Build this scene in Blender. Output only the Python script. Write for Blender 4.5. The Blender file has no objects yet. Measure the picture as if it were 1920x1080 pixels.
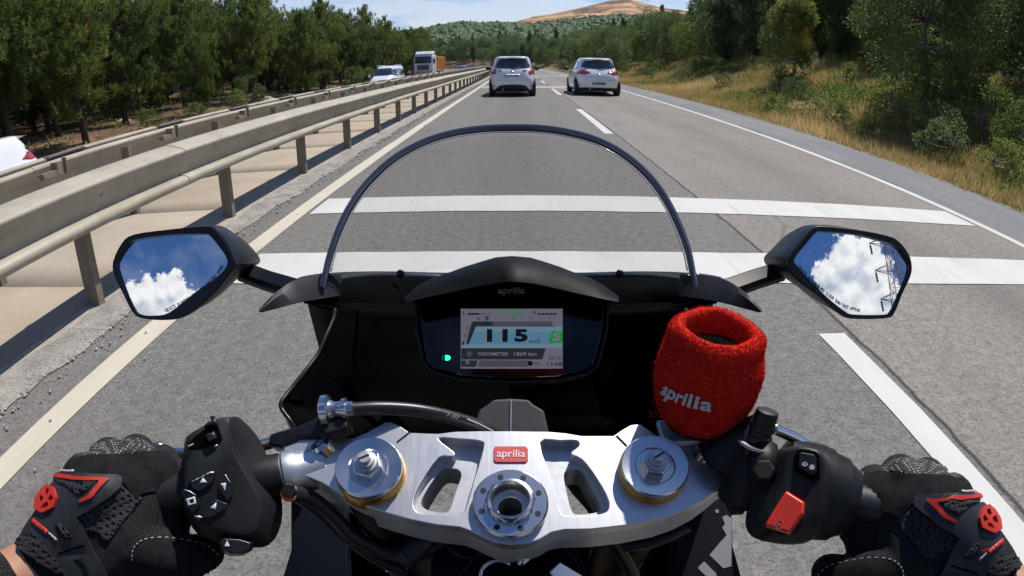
import bpy, bmesh, math, random
import numpy as np
from mathutils import Vector, Matrix, noise as mnoise
from mathutils.bvhtree import BVHTree
from mathutils.geometry import delaunay_2d_cdt
R = math.radians
random.seed(7); rng = np.random.default_rng(11)
S = bpy.context.scene
COL = S.collection

# ------------------------------------------------------------------ camera, light, exposure
CAMH = 1.22
FPX = 1126.7            # the action camera's lens is an equidistant wide angle: angle = radius / FPX (1920 px wide picture)
PITCH, YAW, ROLL = 0.3752 - 0.0006, -0.0124, -0.0045
def _rot(u, w, v):      # camera frame (right, forward, up) -> world
    c, s = math.cos(ROLL), math.sin(ROLL); u, v = u*c - v*s, u*s + v*c
    c, s = math.cos(PITCH), math.sin(PITCH); w, v = w*c + v*s, -w*s + v*c
    c, s = math.cos(YAW), math.sin(YAW); u, w = u*c + w*s, -u*s + w*c
    return Vector((u, w, v))
CAM = Vector((0, 0, CAMH))
right_, fwd_, up_ = _rot(1, 0, 0), _rot(0, 1, 0), _rot(0, 0, 1)
cd = bpy.data.cameras.new('camera'); co = bpy.data.objects.new('camera', cd); COL.objects.link(co)
co.matrix_world = Matrix(((right_.x, up_.x, -fwd_.x, 0), (right_.y, up_.y, -fwd_.y, 0), (right_.z, up_.z, -fwd_.z, CAMH), (0, 0, 0, 1)))
cd.type = 'PANO'; cd.sensor_width = 36; cd.sensor_fit = 'HORIZONTAL'; cd.clip_start = .01; cd.clip_end = 6000
for holder in (cd, getattr(cd, 'cycles', None)):
    if holder is not None and hasattr(holder, 'panorama_type'):
        holder.panorama_type = 'FISHEYE_LENS_POLYNOMIAL'
        holder.fisheye_fov = math.pi
        holder.fisheye_polynomial_k0 = 0
        holder.fisheye_polynomial_k1 = -(1920/36)/FPX
        holder.fisheye_polynomial_k2 = 0; holder.fisheye_polynomial_k3 = 0; holder.fisheye_polynomial_k4 = 0
S.camera = co

SUN_EL, SUN_AZ = 58.0, 34.0          # azimuth measured from straight ahead (+Y) towards the right (+X)
sd = Vector((math.sin(R(SUN_AZ))*math.cos(R(SUN_EL)), math.cos(R(SUN_AZ))*math.cos(R(SUN_EL)), math.sin(R(SUN_EL))))
sl = bpy.data.lights.new('sun', 'SUN'); so = bpy.data.objects.new('sun', sl); COL.objects.link(so)
sl.energy = 5.0; sl.angle = R(.53); sl.color = (1, .94, .85)
so.rotation_euler = sd.to_track_quat('Z', 'Y').to_euler(); so.location = (5, 5, 30)

W = bpy.data.worlds.new('World'); S.world = W; W.use_nodes = True
nt = W.node_tree; nt.nodes.clear()
def N(t, kind, **kw):
    n = t.nodes.new(kind)
    for k, v in kw.items():
        if k.startswith('_'): setattr(n, k[1:], v)
        else: n.inputs[k.replace('__', ' ')].default_value = v
    return n
def mth(t, op, a, b=None, c=None, clamp=False):
    n = t.nodes.new('ShaderNodeMath'); n.operation = op; n.use_clamp = clamp
    for i, v in enumerate((a, b, c)):
        if v is None: continue
        if isinstance(v, (int, float)): n.inputs[i].default_value = v
        else: t.links.new(v, n.inputs[i])
    return n.outputs[0]
def vmth(t, op, a, b=None):
    n = t.nodes.new('ShaderNodeVectorMath'); n.operation = op
    for i, v in enumerate((a, b)):
        if v is None: continue
        if isinstance(v, tuple): n.inputs[i].default_value = v
        else: t.links.new(v, n.inputs[i])
    return n.outputs[0] if op not in ('DOT_PRODUCT', 'LENGTH') else n.outputs[1]
def mix(t, f, a, b, blend='MIX'):
    n = t.nodes.new('ShaderNodeMix'); n.data_type = 'RGBA'; n.blend_type = blend
    for s_, v in ((n.inputs[0], f), (n.inputs[6], a), (n.inputs[7], b)):
        if isinstance(v, (int, float)): s_.default_value = v if s_ is n.inputs[0] or s_.type == 'VALUE' else (v, v, v, 1)
        elif isinstance(v, tuple): s_.default_value = v if len(v) == 4 else (*v, 1)
        else: t.links.new(v, s_)
    return n.outputs[2]
def ramp(t, f, stops, interp='LINEAR'):
    n = t.nodes.new('ShaderNodeValToRGB'); n.color_ramp.interpolation = interp
    e = n.color_ramp.elements
    while len(e) < len(stops): e.new(.5)
    for i, (p, c) in enumerate(stops):
        e[i].position = p; e[i].color = (c, c, c, 1) if isinstance(c, (int, float)) else (*c, 1)
    t.links.new(f, n.inputs[0]); return n.outputs[0]
def noi(t, vec, scale, detail=4, rough=.55, dist=0):
    n = N(t, 'ShaderNodeTexNoise', Scale=scale, Detail=detail, Roughness=rough, Distortion=dist)
    if vec is not None: t.links.new(vec, n.inputs['Vector'])
    return n.outputs[0]

sky = N(nt, 'ShaderNodeTexSky'); sky.sky_type = 'NISHITA'; sky.sun_disc = False
sky.sun_elevation = R(SUN_EL); sky.sun_rotation = R(SUN_AZ); sky.air_density = 1.0; sky.dust_density = .6; sky.ozone_density = 3.5
tc = N(nt, 'ShaderNodeTexCoord'); dirv = tc.outputs['Generated']
sep = N(nt, 'ShaderNodeSeparateXYZ'); nt.links.new(dirv, sep.inputs[0])
def cloudplane(offset):
    d = vmth(nt, 'ADD', dirv, offset)
    s2 = N(nt, 'ShaderNodeSeparateXYZ'); nt.links.new(d, s2.inputs[0])
    k = mth(nt, 'ADD', mth(nt, 'MAXIMUM', s2.outputs[2], 0.0), .22)
    cb = N(nt, 'ShaderNodeCombineXYZ')
    nt.links.new(mth(nt, 'DIVIDE', s2.outputs[0], k), cb.inputs[0]); nt.links.new(mth(nt, 'DIVIDE', s2.outputs[1], k), cb.inputs[1])
    nt.links.new(mth(nt, 'MULTIPLY', s2.outputs[2], 2.2), cb.inputs[2])
    return cb.outputs[0]
CSEED = (3.1, 7.7, 1.2)
# cumulus heaps standing behind the rider (direction, angular radius), broken up by noise
HEAPS = [((-.3326, -.8145, .4760), .026), ((-.345, -.812, .466), .026), ((-.3657, -.8104, .4500), .036), ((-.3941, -.8067, .4440), .034), ((-.315, -.836, .450), .040), ((-.29, -.838, .456), .034), ((-.35, -.84, .43), .05), ((-.42, -.80, .425), .03), ((-.26, -.845, .44), .035),
         ((.2992, -.8216, .4852), .042), ((.3, -.806, .508), .030), ((.325, -.802, .500), .030), ((.27, -.835, .474), .034), ((.2984, -.8463, .4413), .046), ((.335, -.818, .468), .036), ((.3317, -.8462, .4169), .045), ((.36, -.825, .435), .022), ((.27, -.86, .43), .04),
         ((-.75, -.55, .35), .12), ((-.66, -.62, .33), .10), ((.80, -.45, .36), .13), ((.72, -.55, .32), .10), ((.05, -.88, .40), .07), ((-.02, -.9, .36), .09), ((.88, .2, .42), .10), ((-.9, .15, .40), .12), ((.55, -.2, .80), .12), ((-.5, -.1, .85), .10)]
def cloud(offset):
    dv = vmth(nt, 'ADD', dirv, offset); f = None
    for c_, r_ in HEAPS:
        L_ = math.sqrt(sum(x*x for x in c_)); d_ = vmth(nt, 'LENGTH', vmth(nt, 'SUBTRACT', dv, tuple(x/L_ for x in c_)))
        g = mth(nt, 'MULTIPLY_ADD', d_, -1/r_, 1.0); f = g if f is None else mth(nt, 'SMOOTH_MAX', f, g, .15)
    det = noi(nt, dv, 17, 12, .60, .15); lump = noi(nt, dv, 46, 6, .6, .2)
    n_ = mth(nt, 'ADD', mth(nt, 'MULTIPLY_ADD', det, 2.2, -1.1), mth(nt, 'MULTIPLY_ADD', lump, 1.0, -.5))
    return mth(nt, 'ADD', mth(nt, 'MAXIMUM', f, -1.0), n_)
c0 = cloud((0, 0, 0)); c1 = cloud(tuple(sd*.014))
mask = ramp(nt, mth(nt, 'MULTIPLY_ADD', c0, .5, .5), [(.50, 0), (.56, 1)])
lit = mth(nt, 'MULTIPLY_ADD', mth(nt, 'SUBTRACT', c0, c1), 1.05, .60, True)
ccol = mix(nt, lit, (4.6, 5.2, 6.3), (10.6, 10.5, 10.4))
low = ramp(nt, sep.outputs[2], [(0.0, 1), (.30, 0)])
wisp = mth(nt, 'MULTIPLY', ramp(nt, noi(nt, vmth(nt, 'MULTIPLY', dirv, (1, 1, 4.5)), 3.6, 8, .62, .4), [(.42, 0), (.53, 1)]), low)
tint = mix(nt, ramp(nt, sep.outputs[2], [(.12, 0), (.5, 1)]), (.64, .90, 1.24), (.40, .68, 1.04))
skyc = mix(nt, 1.0, sky.outputs[0], tint, 'MULTIPLY')
base = mix(nt, mth(nt, 'MULTIPLY', wisp, .8), skyc, (10.0, 10.2, 10.5))
veil = mth(nt, 'MULTIPLY', ramp(nt, noi(nt, dirv, 5.5, 8, .62, .6), [(.52, 0), (.74, .22)]), ramp(nt, sep.outputs[2], [(.15, 0), (.3, 1)]))
base = mix(nt, veil, base, (8, 8.4, 9))
cm = mask
fin = mix(nt, cm, base, ccol)
bg = N(nt, 'ShaderNodeBackground', Strength=.092); nt.links.new(fin, bg.inputs[0])
wo = N(nt, 'ShaderNodeOutputWorld'); nt.links.new(bg.outputs[0], wo.inputs[0])

S.view_settings.view_transform = 'Standard'; S.view_settings.look = 'None'; S.view_settings.gamma = 1
S.view_settings.exposure = 0.0
S.view_settings.use_curve_mapping = False
S.render.engine = 'CYCLES'
try:
    S.cycles.use_denoising = True; S.cycles.max_bounces = 8; S.cycles.transparent_max_bounces = 16
    S.cycles.caustics_reflective = False; S.cycles.caustics_refractive = False
    S.cycles.sample_clamp_indirect = 6
except Exception: pass

# ------------------------------------------------------------------ helpers
def tag(o, label=None, cat=None, group=None, kind=None):
    if label: o['label'] = label
    if cat: o['category'] = cat
    if group: o['group'] = group
    if kind: o['kind'] = kind
    return o
def empty(name, loc=(0, 0, 0), label=None, cat=None, group=None, rz=0):
    o = bpy.data.objects.new(name, None); COL.objects.link(o); o.location = loc; o.rotation_euler = (0, 0, rz)
    o.empty_display_size = .1
    return tag(o, label, cat, group)
def link(name, me, m=None, parent=None, smooth=False):
    o = bpy.data.objects.new(name, me); COL.objects.link(o)
    if m is not None:
        me.materials.clear()
        for x in (m if isinstance(m, (list, tuple)) else [m]): me.materials.append(x)
    if parent is not None: o.parent = parent
    if smooth: me.shade_smooth()
    return o
def npmesh(name, V, F, mi=None):
    """V (n,3), F (m,k) equal-sized faces"""
    me = bpy.data.meshes.new(name); V = np.asarray(V, np.float32); F = np.asarray(F, np.int32)
    me.vertices.add(len(V)); me.vertices.foreach_set('co', V.ravel())
    k = F.shape[1]; me.loops.add(F.size); me.loops.foreach_set('vertex_index', F.ravel())
    me.polygons.add(len(F)); me.polygons.foreach_set('loop_start', np.arange(0, F.size, k, dtype=np.int32))
    me.polygons.foreach_set('loop_total', np.full(len(F), k, np.int32))
    if mi is not None: me.polygons.foreach_set('material_index', np.asarray(mi, np.int32))
    me.update(calc_edges=True); me.validate(); return me
class MB:
    def __init__(s): s.v = []; s.f = []
    def add(s, vs, fs):
        b = len(s.v); s.v += [tuple(x) for x in vs]; s.f += [[b+i for i in f] for f in fs]
    def box(s, c, size, M=None):
        hx, hy, hz = size[0]/2, size[1]/2, size[2]/2
        vs = [Vector((x, y, z)) for x in (-hx, hx) for y in (-hy, hy) for z in (-hz, hz)]
        if M is not None: vs = [M @ v for v in vs]
        vs = [v + Vector(c) for v in vs]
        s.add(vs, [(0, 1, 3, 2), (4, 6, 7, 5), (0, 4, 5, 1), (2, 3, 7, 6), (0, 2, 6, 4), (1, 5, 7, 3)])
    def tube(s, pts, r, n=10, caps=True):
        pts = [Vector(p) for p in pts]; rs = r if isinstance(r, (list, tuple)) else [r]*len(pts)
        up = None; rings = []
        for i, p in enumerate(pts):
            t = (pts[min(i+1, len(pts)-1)] - pts[max(i-1, 0)]).normalized()
            if up is None: up = Vector((0, 0, 1)) if abs(t.z) < .9 else Vector((1, 0, 0))
            a = (up - t*up.dot(t)).normalized(); b = t.cross(a); up = a
            rings.append([p + (a*math.cos(2*math.pi*k/n) + b*math.sin(2*math.pi*k/n))*rs[i] for k in range(n)])
        s.loft(rings, caps)
    def loft(s, rings, caps=True, closed=True):
        n = len(rings[0]); vs = [v for r_ in rings for v in r_]; fs = []
        for i in range(len(rings)-1):
            for k in range(n if closed else n-1):
                k2 = (k+1) % n
                fs.append((i*n+k, i*n+k2, (i+1)*n+k2, (i+1)*n+k))
        if caps:
            fs.append(tuple(range(n-1, -1, -1))); fs.append(tuple((len(rings)-1)*n+k for k in range(n)))
        s.add(vs, fs)
    def lathe(s, c, axis, prof, n=32, caps=True):
        """prof: (height along axis, radius)"""
        ax = Vector(axis).normalized(); a = ax.orthogonal().normalized(); b = ax.cross(a); c = Vector(c)
        s.loft([[c + ax*h + (a*math.cos(2*math.pi*k/n) + b*math.sin(2*math.pi*k/n))*max(r_, 1e-5) for k in range(n)] for h, r_ in prof], caps)
    def build(s, name, m, parent=None, smooth=False, bevel=0, seg=2, subsurf=0, recalc=True, auto=None):
        me = bpy.data.meshes.new(name); me.from_pydata(s.v, [], s.f)
        if recalc:
            bm = bmesh.new(); bm.from_mesh(me); bmesh.ops.recalc_face_normals(bm, faces=bm.faces[:]); bm.to_mesh(me); bm.free()
        me.update()
        o = link(name, me, m, parent, smooth or bevel > 0 or subsurf > 0)
        if auto is not None: sharp(me, auto)
        if bevel:
            b = o.modifiers.new('bevel', 'BEVEL'); b.width = bevel; b.segments = seg; b.limit_method = 'ANGLE'; b.angle_limit = R(30); b.harden_normals = True
        if subsurf:
            b = o.modifiers.new('sub', 'SUBSURF'); b.levels = subsurf; b.render_levels = subsurf
        return o
def sharp(me, deg):
    me.shade_smooth(); bm = bmesh.new(); bm.from_mesh(me)
    for e in bm.edges:
        if len(e.link_faces) == 2 and e.calc_face_angle(0) > R(deg): e.smooth = False
    bm.to_mesh(me); bm.free()
def spline(P, n=8, closed=False):
    P = [Vector(p) for p in P]; out = []; L_ = len(P)
    g = (lambda i: P[i % L_]) if closed else (lambda i: P[max(0, min(L_-1, i))])
    for i in range(L_ if closed else L_-1):
        p0, p1, p2, p3 = g(i-1), g(i), g(i+1), g(i+2)
        for k in range(n):
            t = k/n
            out.append(.5*((2*p1) + (p2-p0)*t + (2*p0-5*p1+4*p2-p3)*t*t + (3*p1-p0-3*p2+p3)*t**3))
    if not closed: out.append(P[-1])
    return out

def mat(name, col=(.5, .5, .5), rough=.5, metal=0, spec=.5, coat=0, emit=None, es=0, aniso=0):
    m = bpy.data.materials.new(name); m.use_nodes = True; b = m.node_tree.nodes['Principled BSDF']
    b.inputs['Base Color'].default_value = (*col, 1); b.inputs['Roughness'].default_value = rough
    b.inputs['Metallic'].default_value = metal; b.inputs['Specular IOR Level'].default_value = spec
    b.inputs['Coat Weight'].default_value = coat; b.inputs['Coat Roughness'].default_value = .06
    if emit: b.inputs['Emission Color'].default_value = (*emit, 1); b.inputs['Emission Strength'].default_value = es
    return m
def bsdf(m): return m.node_tree.nodes['Principled BSDF']
def setc(m, out, sock='Base Color'): m.node_tree.links.new(out, bsdf(m).inputs[sock])
def bump(m, h, strength=.3, dist=.01):
    t = m.node_tree; n = N(t, 'ShaderNodeBump', Strength=strength, Distance=dist); t.links.new(h, n.inputs['Height']); t.links.new(n.outputs[0], bsdf(m).inputs['Normal'])
def objc(m):
    return m.node_tree.nodes.new('ShaderNodeTexCoord').outputs['Object']
def grainy(name, col, rough, var=.25, scale=40, bs=.15, metal=0, dist=.002, **kw):
    """a plain surface with fine wear: colour and gloss vary, slight bump"""
    m = mat(name, col, rough, metal, **kw); t = m.node_tree; v = objc(m)
    a = noi(t, v, scale, 6, .6); b = noi(t, v, scale*.12, 3, .5)
    f = mth(t, 'ADD', mth(t, 'MULTIPLY', a, .6), mth(t, 'MULTIPLY', b, .4))
    setc(m, mix(t, ramp(t, f, [(.35, 0), (.65, 1)]), tuple(c*(1-var) for c in col), tuple(min(1, c*(1+var)) for c in col)))
    setc(m, ramp(t, b, [(.3, max(.02, rough*.8)), (.7, min(1, rough*1.2))]), 'Roughness')
    if bs: bump(m, a, bs, dist)
    return m

# pixel of the 1920 px photograph -> direction, then onto a real plane of the object being built
def ray(px, py):
    u, v = (px-960)/FPX, -(py-540)/FPX; r_ = math.hypot(u, v)
    k = math.sin(r_)/r_ if r_ > 1e-9 else 1
    return _rot(u*k, math.cos(r_), v*k)
def at(px, py, d): return CAM + ray(px, py)*d
def onplane(px, py, p0, n):
    d = ray(px, py); return CAM + d*((Vector(p0)-CAM).dot(n)/d.dot(n))
def proj(P):
    d = (Vector(P)-CAM).normalized(); u, w, v = d.dot(right_), d.dot(fwd_), d.dot(up_)
    th = math.acos(max(-1, min(1, w))); s = math.hypot(u, v) or 1e-9
    return 960 + u/s*th*FPX, 540 - v/s*th*FPX

def fill2d(outer, holes=(), step=None):
    """triangulate a 2-D polygon with holes; step adds inner points. returns (points, tris)"""
    def dens(p):
        if not step: return [Vector(q[:2]) for q in p]
        o = []
        for i in range(len(p)):
            a, b = Vector(p[i][:2]), Vector(p[(i+1) % len(p)][:2]); k = max(1, int((b-a).length/step))
            o += [a.lerp(b, j/k) for j in range(k)]
        return o
    loops = [dens(outer)] + [dens(h) for h in holes]; pts = []; edges = []
    for lp in loops:
        b = len(pts); pts += lp; edges += [(b+i, b+(i+1) % len(lp)) for i in range(len(lp))]
    def inside(x, y, lp):
        c = False
        for i in range(len(lp)):
            a, b = lp[i-1], lp[i]
            if (a.y > y) != (b.y > y) and x < (b.x-a.x)*(y-a.y)/(b.y-a.y)+a.x: c = not c
        return c
    if step:
        xs = [p.x for p in loops[0]]; ys = [p.y for p in loops[0]]
        x = min(xs)+step/2
        while x < max(xs):
            y = min(ys)+step/2
            while y < max(ys):
                if inside(x, y, loops[0]) and not any(inside(x, y, l) for l in loops[1:]):
                    if min((Vector((x, y))-q).length for lp in loops for q in lp) > step*.45: pts.append(Vector((x, y)))
                y += step
            x += step
    V, E, F = delaunay_2d_cdt(pts, edges, [], 0, 1e-9)[:3]
    out = []
    for f in F:
        c = sum((V[i] for i in f), Vector((0, 0)))/len(f)
        if inside(c.x, c.y, loops[0]) and not any(inside(c.x, c.y, l) for l in loops[1:]): out.append(tuple(f))
    return V, out
def solid(name, P3, tris, thick, nrm, m, parent=None, bevel=0, seg=2, smooth=False, auto=None):
    """sheet of 3-D points thickened downwards along -nrm (Vector or per-point list)"""
    n = len(P3); nv = nrm if isinstance(nrm, list) else [nrm]*n
    vs = [Vector(p) for p in P3] + [Vector(p) - nv[i]*thick for i, p in enumerate(P3)]
    cnt = {}
    for t in tris:
        for i in range(len(t)):
            e = (t[i], t[(i+1) % len(t)]); cnt[tuple(sorted(e))] = cnt.get(tuple(sorted(e)), []) + [e]
    fs = [tuple(t) for t in tris] + [tuple(n+i for i in reversed(t)) for t in tris]
    for k, l in cnt.items():
        if len(l) == 1: a, b = l[0]; fs.append((b, a, a+n, b+n))
    mb = MB(); mb.v = [tuple(v) for v in vs]; mb.f = [list(f) for f in fs]
    return mb.build(name, m, parent, bevel=bevel, seg=seg, smooth=smooth, auto=auto)
def plate(name, poly, p0, nrm, thick, m, parent=None, holes=(), bevel=0, step=None, lift=0, seg=2, auto=None):
    """outline read in the photo, laid on the real plane (p0, nrm) of the thing"""
    p0 = Vector(p0); nrm = Vector(nrm).normalized(); a = nrm.orthogonal().normalized(); b = nrm.cross(a)
    def to2(q):
        P = onplane(q[0], q[1], p0, nrm) - p0; return (P.dot(a), P.dot(b))
    V, F = fill2d([to2(q) for q in poly], [[to2(q) for q in h] for h in holes], step)
    return solid(name, [p0 + a*v.x + b*v.y + nrm*lift for v in V], F, thick, nrm, m, parent, bevel, seg, auto=auto)
def drape(name, poly, bvh, off, thick, m, parent=None, step=6, rayf=None, holes=(), bevel=0, smooth=True):
    """polygon wrapped over a surface (bvh) seen along rayf(u,v)->(origin, direction)"""
    if rayf is None: rayf = lambda u, v: (CAM, ray(u, v))
    V, F = fill2d(poly, holes, step); P = []; NN = []; ok = []
    for v in V:
        o, d = rayf(v.x, v.y); h, n_, i_, di = bvh.ray_cast(o, d)
        if h is None: P.append(None); NN.append(Vector((0, 0, 1)))
        else:
            if n_.dot(d) > 0: n_ = -n_
            P.append(h + n_*off); NN.append(n_)
    F = [f for f in F if all(P[i] is not None for i in f)]
    if not F: return None
    F = [f for f in F if max((P[f[a]]-P[f[b]]).length for a, b in ((0, 1), (1, 2), (2, 0))) < .5 + 0*step]
    used = sorted({i for f in F for i in f}); mp = {i: k for k, i in enumerate(used)}
    if not used: return None
    # smooth normals
    return solid(name, [P[i] for i in used], [tuple(mp[i] for i in f) for f in F], thick, [NN[i] for i in used], m, parent, bevel=bevel, smooth=smooth)
def bvh_of(o):
    dg = bpy.context.evaluated_depsgraph_get(); ev = o.evaluated_get(dg); me = ev.to_mesh()
    M = ev.matrix_world; b = BVHTree.FromPolygons([M @ v.co for v in me.vertices], [tuple(p.vertices) for p in me.polygons]); ev.to_mesh_clear(); return b
def text_mesh(txt, size=1.0, extrude=0.0, shear=0, space=1.0, bold=0):
    cu = bpy.data.curves.new('t', 'FONT'); cu.body = txt; cu.size = size; cu.extrude = extrude; cu.align_x = 'CENTER'; cu.align_y = 'CENTER'; cu.resolution_u = 3
    cu.shear = shear; cu.space_character = space; cu.offset = bold
    o = bpy.data.objects.new('t', cu); COL.objects.link(o); dg = bpy.context.evaluated_depsgraph_get(); dg.update()
    me = bpy.data.meshes.new_from_object(o.evaluated_get(dg)); bpy.data.objects.remove(o); bpy.data.curves.remove(cu); return me
def put_text(name, txt, c, ex, ey, size, m, parent=None, extrude=.0002, shear=0, space=1.0, bold=0, fit=None):
    """text centred on c in the plane of unit vectors ex (reading direction), ey (up)"""
    me = text_mesh(txt, size, extrude, shear, space, bold); ex = Vector(ex).normalized(); ez = ex.cross(Vector(ey)).normalized(); ey = ez.cross(ex)
    if fit:
        xs = [v.co.x for v in me.vertices]; ys = [v.co.y for v in me.vertices]
        fx = fit[0]/(max(xs)-min(xs)); fy = fit[1]/(max(ys)-min(ys)) if fit[1] else fx; cx, cy = (max(xs)+min(xs))/2, (max(ys)+min(ys))/2
        for v in me.vertices: v.co.x = (v.co.x-cx)*fx; v.co.y = (v.co.y-cy)*fy
    c = Vector(c)
    for v in me.vertices: v.co = c + ex*v.co.x + ey*v.co.y + ez*v.co.z
    me.name = name; return link(name, me, m, parent)
def copy_tree(o, parent=None):
    c = o.copy(); COL.objects.link(c); c.parent = parent
    for ch in list(o.children): copy_tree(ch, c)
    return c

# ------------------------------------------------------------------ path of the road: straight, a hair to the left, then a left-hand bend
_ds = .5; _P = [(0.0, -60.0, 0.0)]
for i in range(int(420/_ds)):
    x, y, h = _P[-1]; s = -60 + i*_ds
    k = 0 if s < 22 else (1/6200*2 if s < 118 else 1/105)
    h2 = h + k*_ds; _P.append((x - math.sin(h2)*_ds, y + math.cos(h2)*_ds, h2))
_P = np.array(_P)
def rp(s, off, z=0):
    i = min(max((s+60)/_ds, 0), len(_P)-1.001); j = int(i); f = i-j; x, y, h = _P[j]*(1-f) + _P[j+1]*f
    return Vector((x + math.cos(h)*off, y + math.sin(h)*off, z))
def heading(s): return _P[int(min(max((s+60)/_ds, 0), len(_P)-1)), 2]
def strip(name, s0, s1, offs, zs, m, parent=None, ds=1.0, jit=0, kind=None, smooth=True, jscale=2.0):
    """long sheet along the road: offs, zs = cross-section; UV = (offset, distance)"""
    ss = []; s = s0
    while s < s1: ss.append(s); s += ds if s < 60 else ds*3
    ss.append(s1); n = len(offs); V = []; UV = []
    for s in ss:
        for k, o_ in enumerate(offs):
            j = 0
            if jit and k in (0, n-1): j = jit*(mnoise.noise(Vector((s*jscale, o_*3.3, 1.7)))+.5*mnoise.noise(Vector((s*jscale*5, o_, 4.1))))
            V.append(rp(s, o_+j, zs[k] if not callable(zs) else zs(o_))); UV.append((o_+j, s))
    F = [(i*n+k, i*n+k+1, (i+1)*n+k+1, (i+1)*n+k) for i in range(len(ss)-1) for k in range(n-1)]
    me = npmesh(name, [tuple(v) for v in V], F); uv = me.uv_layers.new(name='UVMap'); li = np.empty(len(me.loops), np.int32); me.loops.foreach_get('vertex_index', li)
    uv.data.foreach_set('uv', np.array(UV, np.float32)[li].ravel())
    o = link(name, me, m, parent, smooth)
    if kind: o['kind'] = kind
    return o
def uvc(m): return m.node_tree.nodes.new('ShaderNodeTexCoord').outputs['UV']
# ================================================================== ROAD
def asphalt(name, cols, seam=True):
    m = mat(name, cols[0], .88, spec=.25); t = m.node_tree; uv = uvc(m); oc = objc(m)
    g1 = noi(t, oc, 62, 3, .8); g2 = noi(t, oc, 17, 4, .7); g3 = noi(t, oc, .55, 4, .55); 
    st = vmth(t, 'MULTIPLY', oc, (1, .12, 1)); g4 = noi(t, st, 1.6, 4, .6)
    vo = N(t, 'ShaderNodeTexVoronoi', Scale=88.0); t.links.new(oc, vo.inputs['Vector'])
    agg = ramp(t, vo.outputs['Distance'], [(.12, 1), (.42, 0)])
    su = N(t, 'ShaderNodeSeparateXYZ'); t.links.new(uv, su.inputs[0]); off = su.outputs[0]
    c = cols[0]
    if len(cols) > 1:   # lane resurfaced apart: lighter stone from the joint outwards
        f = mth(t, 'GREATER_THAN', off, 1.69)
        c = mix(t, f, cols[0], cols[1])
    pick = N(t, 'ShaderNodeSeparateColor'); t.links.new(vo.outputs['Color'], pick.inputs[0])
    stone = mix(t, ramp(t, pick.outputs[0], [(.55, 0), (.9, 1)]), .62, 2.1)
    c = mix(t, mth(t, 'MULTIPLY', agg, .5), c, mix(t, 1.0, c, stone, 'MULTIPLY'))
    c = mix(t, ramp(t, g1, [(.30, .85), (.52, 0)]), c, (.03, .03, .029))
    c = mix(t, ramp(t, g1, [(.60, 0), (.74, .55)]), c, (.46, .44, .40))
    c = mix(t, 1.0, c, ramp(t, g2, [(.3, .72), (.7, 1.28)]), 'MULTIPLY')
    c = mix(t, ramp(t, g3, [(.35, .0), (.7, .35)]), c, (.16, .15, .14))
    c = mix(t, ramp(t, g4, [(.50, 0), (.75, .30)]), c, (.085, .083, .08))
    # darker oil band in the middle of each lane, paler wheel tracks
    for ctr in ((-.1, 3.3) if seam else ()):
        d = mth(t, 'ABSOLUTE', mth(t, 'SUBTRACT', off, ctr))
        c = mix(t, mth(t, 'MULTIPLY', ramp(t, d, [(.15, 1), (.62, 0)]), .16), c, (.06, .058, .055))
    vc = N(t, 'ShaderNodeTexVoronoi', Scale=.42, Randomness=1.0); vc.feature = 'DISTANCE_TO_EDGE'; wv = vmth(t, 'ADD', oc, vmth(t, 'MULTIPLY', N(t, 'ShaderNodeTexNoise', Scale=3.0, Detail=6.0).outputs[1], (.35, .35, 0))); t.links.new(vmth(t, 'MULTIPLY', wv, (1, .45, 0)), vc.inputs['Vector'])
    c = mix(t, mth(t, 'MULTIPLY', ramp(t, vc.outputs['Distance'], [(.0015, .6), (.006, 0)]), ramp(t, noi(t, oc, .23, 3, .5), [(.50, 0), (.60, 1)])), c, (.05, .048, .045))
    if not seam: c = mix(t, ramp(t, noi(t, vmth(t, 'MULTIPLY', oc, (1, .25, 1)), .7, 5, .6), [(.45, 0), (.56, .8)]), c, (.165, .175, .195))
    c = mix(t, ramp(t, noi(t, oc, 4.5, 2, .5), [(.74, 0), (.77, .35)]), c, (.07, .068, .065))
    if seam:
        w = mth(t, 'MULTIPLY_ADD', noi(t, vmth(t, 'MULTIPLY', oc, (0, 1, 0)), 2.6, 6, .7), .07, -.035)
        d = mth(t, 'ABSOLUTE', mth(t, 'SUBTRACT', mth(t, 'ADD', off, w), 1.70))
        c = mix(t, mth(t, 'MULTIPLY', ramp(t, d, [(.005, 1), (.02, 0)]), .85), c, (.02, .02, .02))
    setc(m, c); bump(m, mth(t, 'ADD', mth(t, 'MULTIPLY', g1, .6), mth(t, 'MULTIPLY', agg, .5)), .55, .006)
    return m
m_asph = asphalt('asphalt', [(.195, .187, .174), (.28, .257, .23)])
m_asph2 = asphalt('asphalt_grey', [(.25, .245, .235)], seam=False)
m_should = asphalt('asphalt_shoulder', [(.255, .255, .255)], seam=False)
road = strip('road', -55, 250, [-2.42, -1, 0, 1.69, 3.2, 4.96], [0]*6, m_asph, kind='structure')
shoulder = strip('road_shoulder', -55, 250, [4.95, 5.8, 6.75], [-.004, -.01, -.03], m_should, jit=.12, kind='structure')

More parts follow.
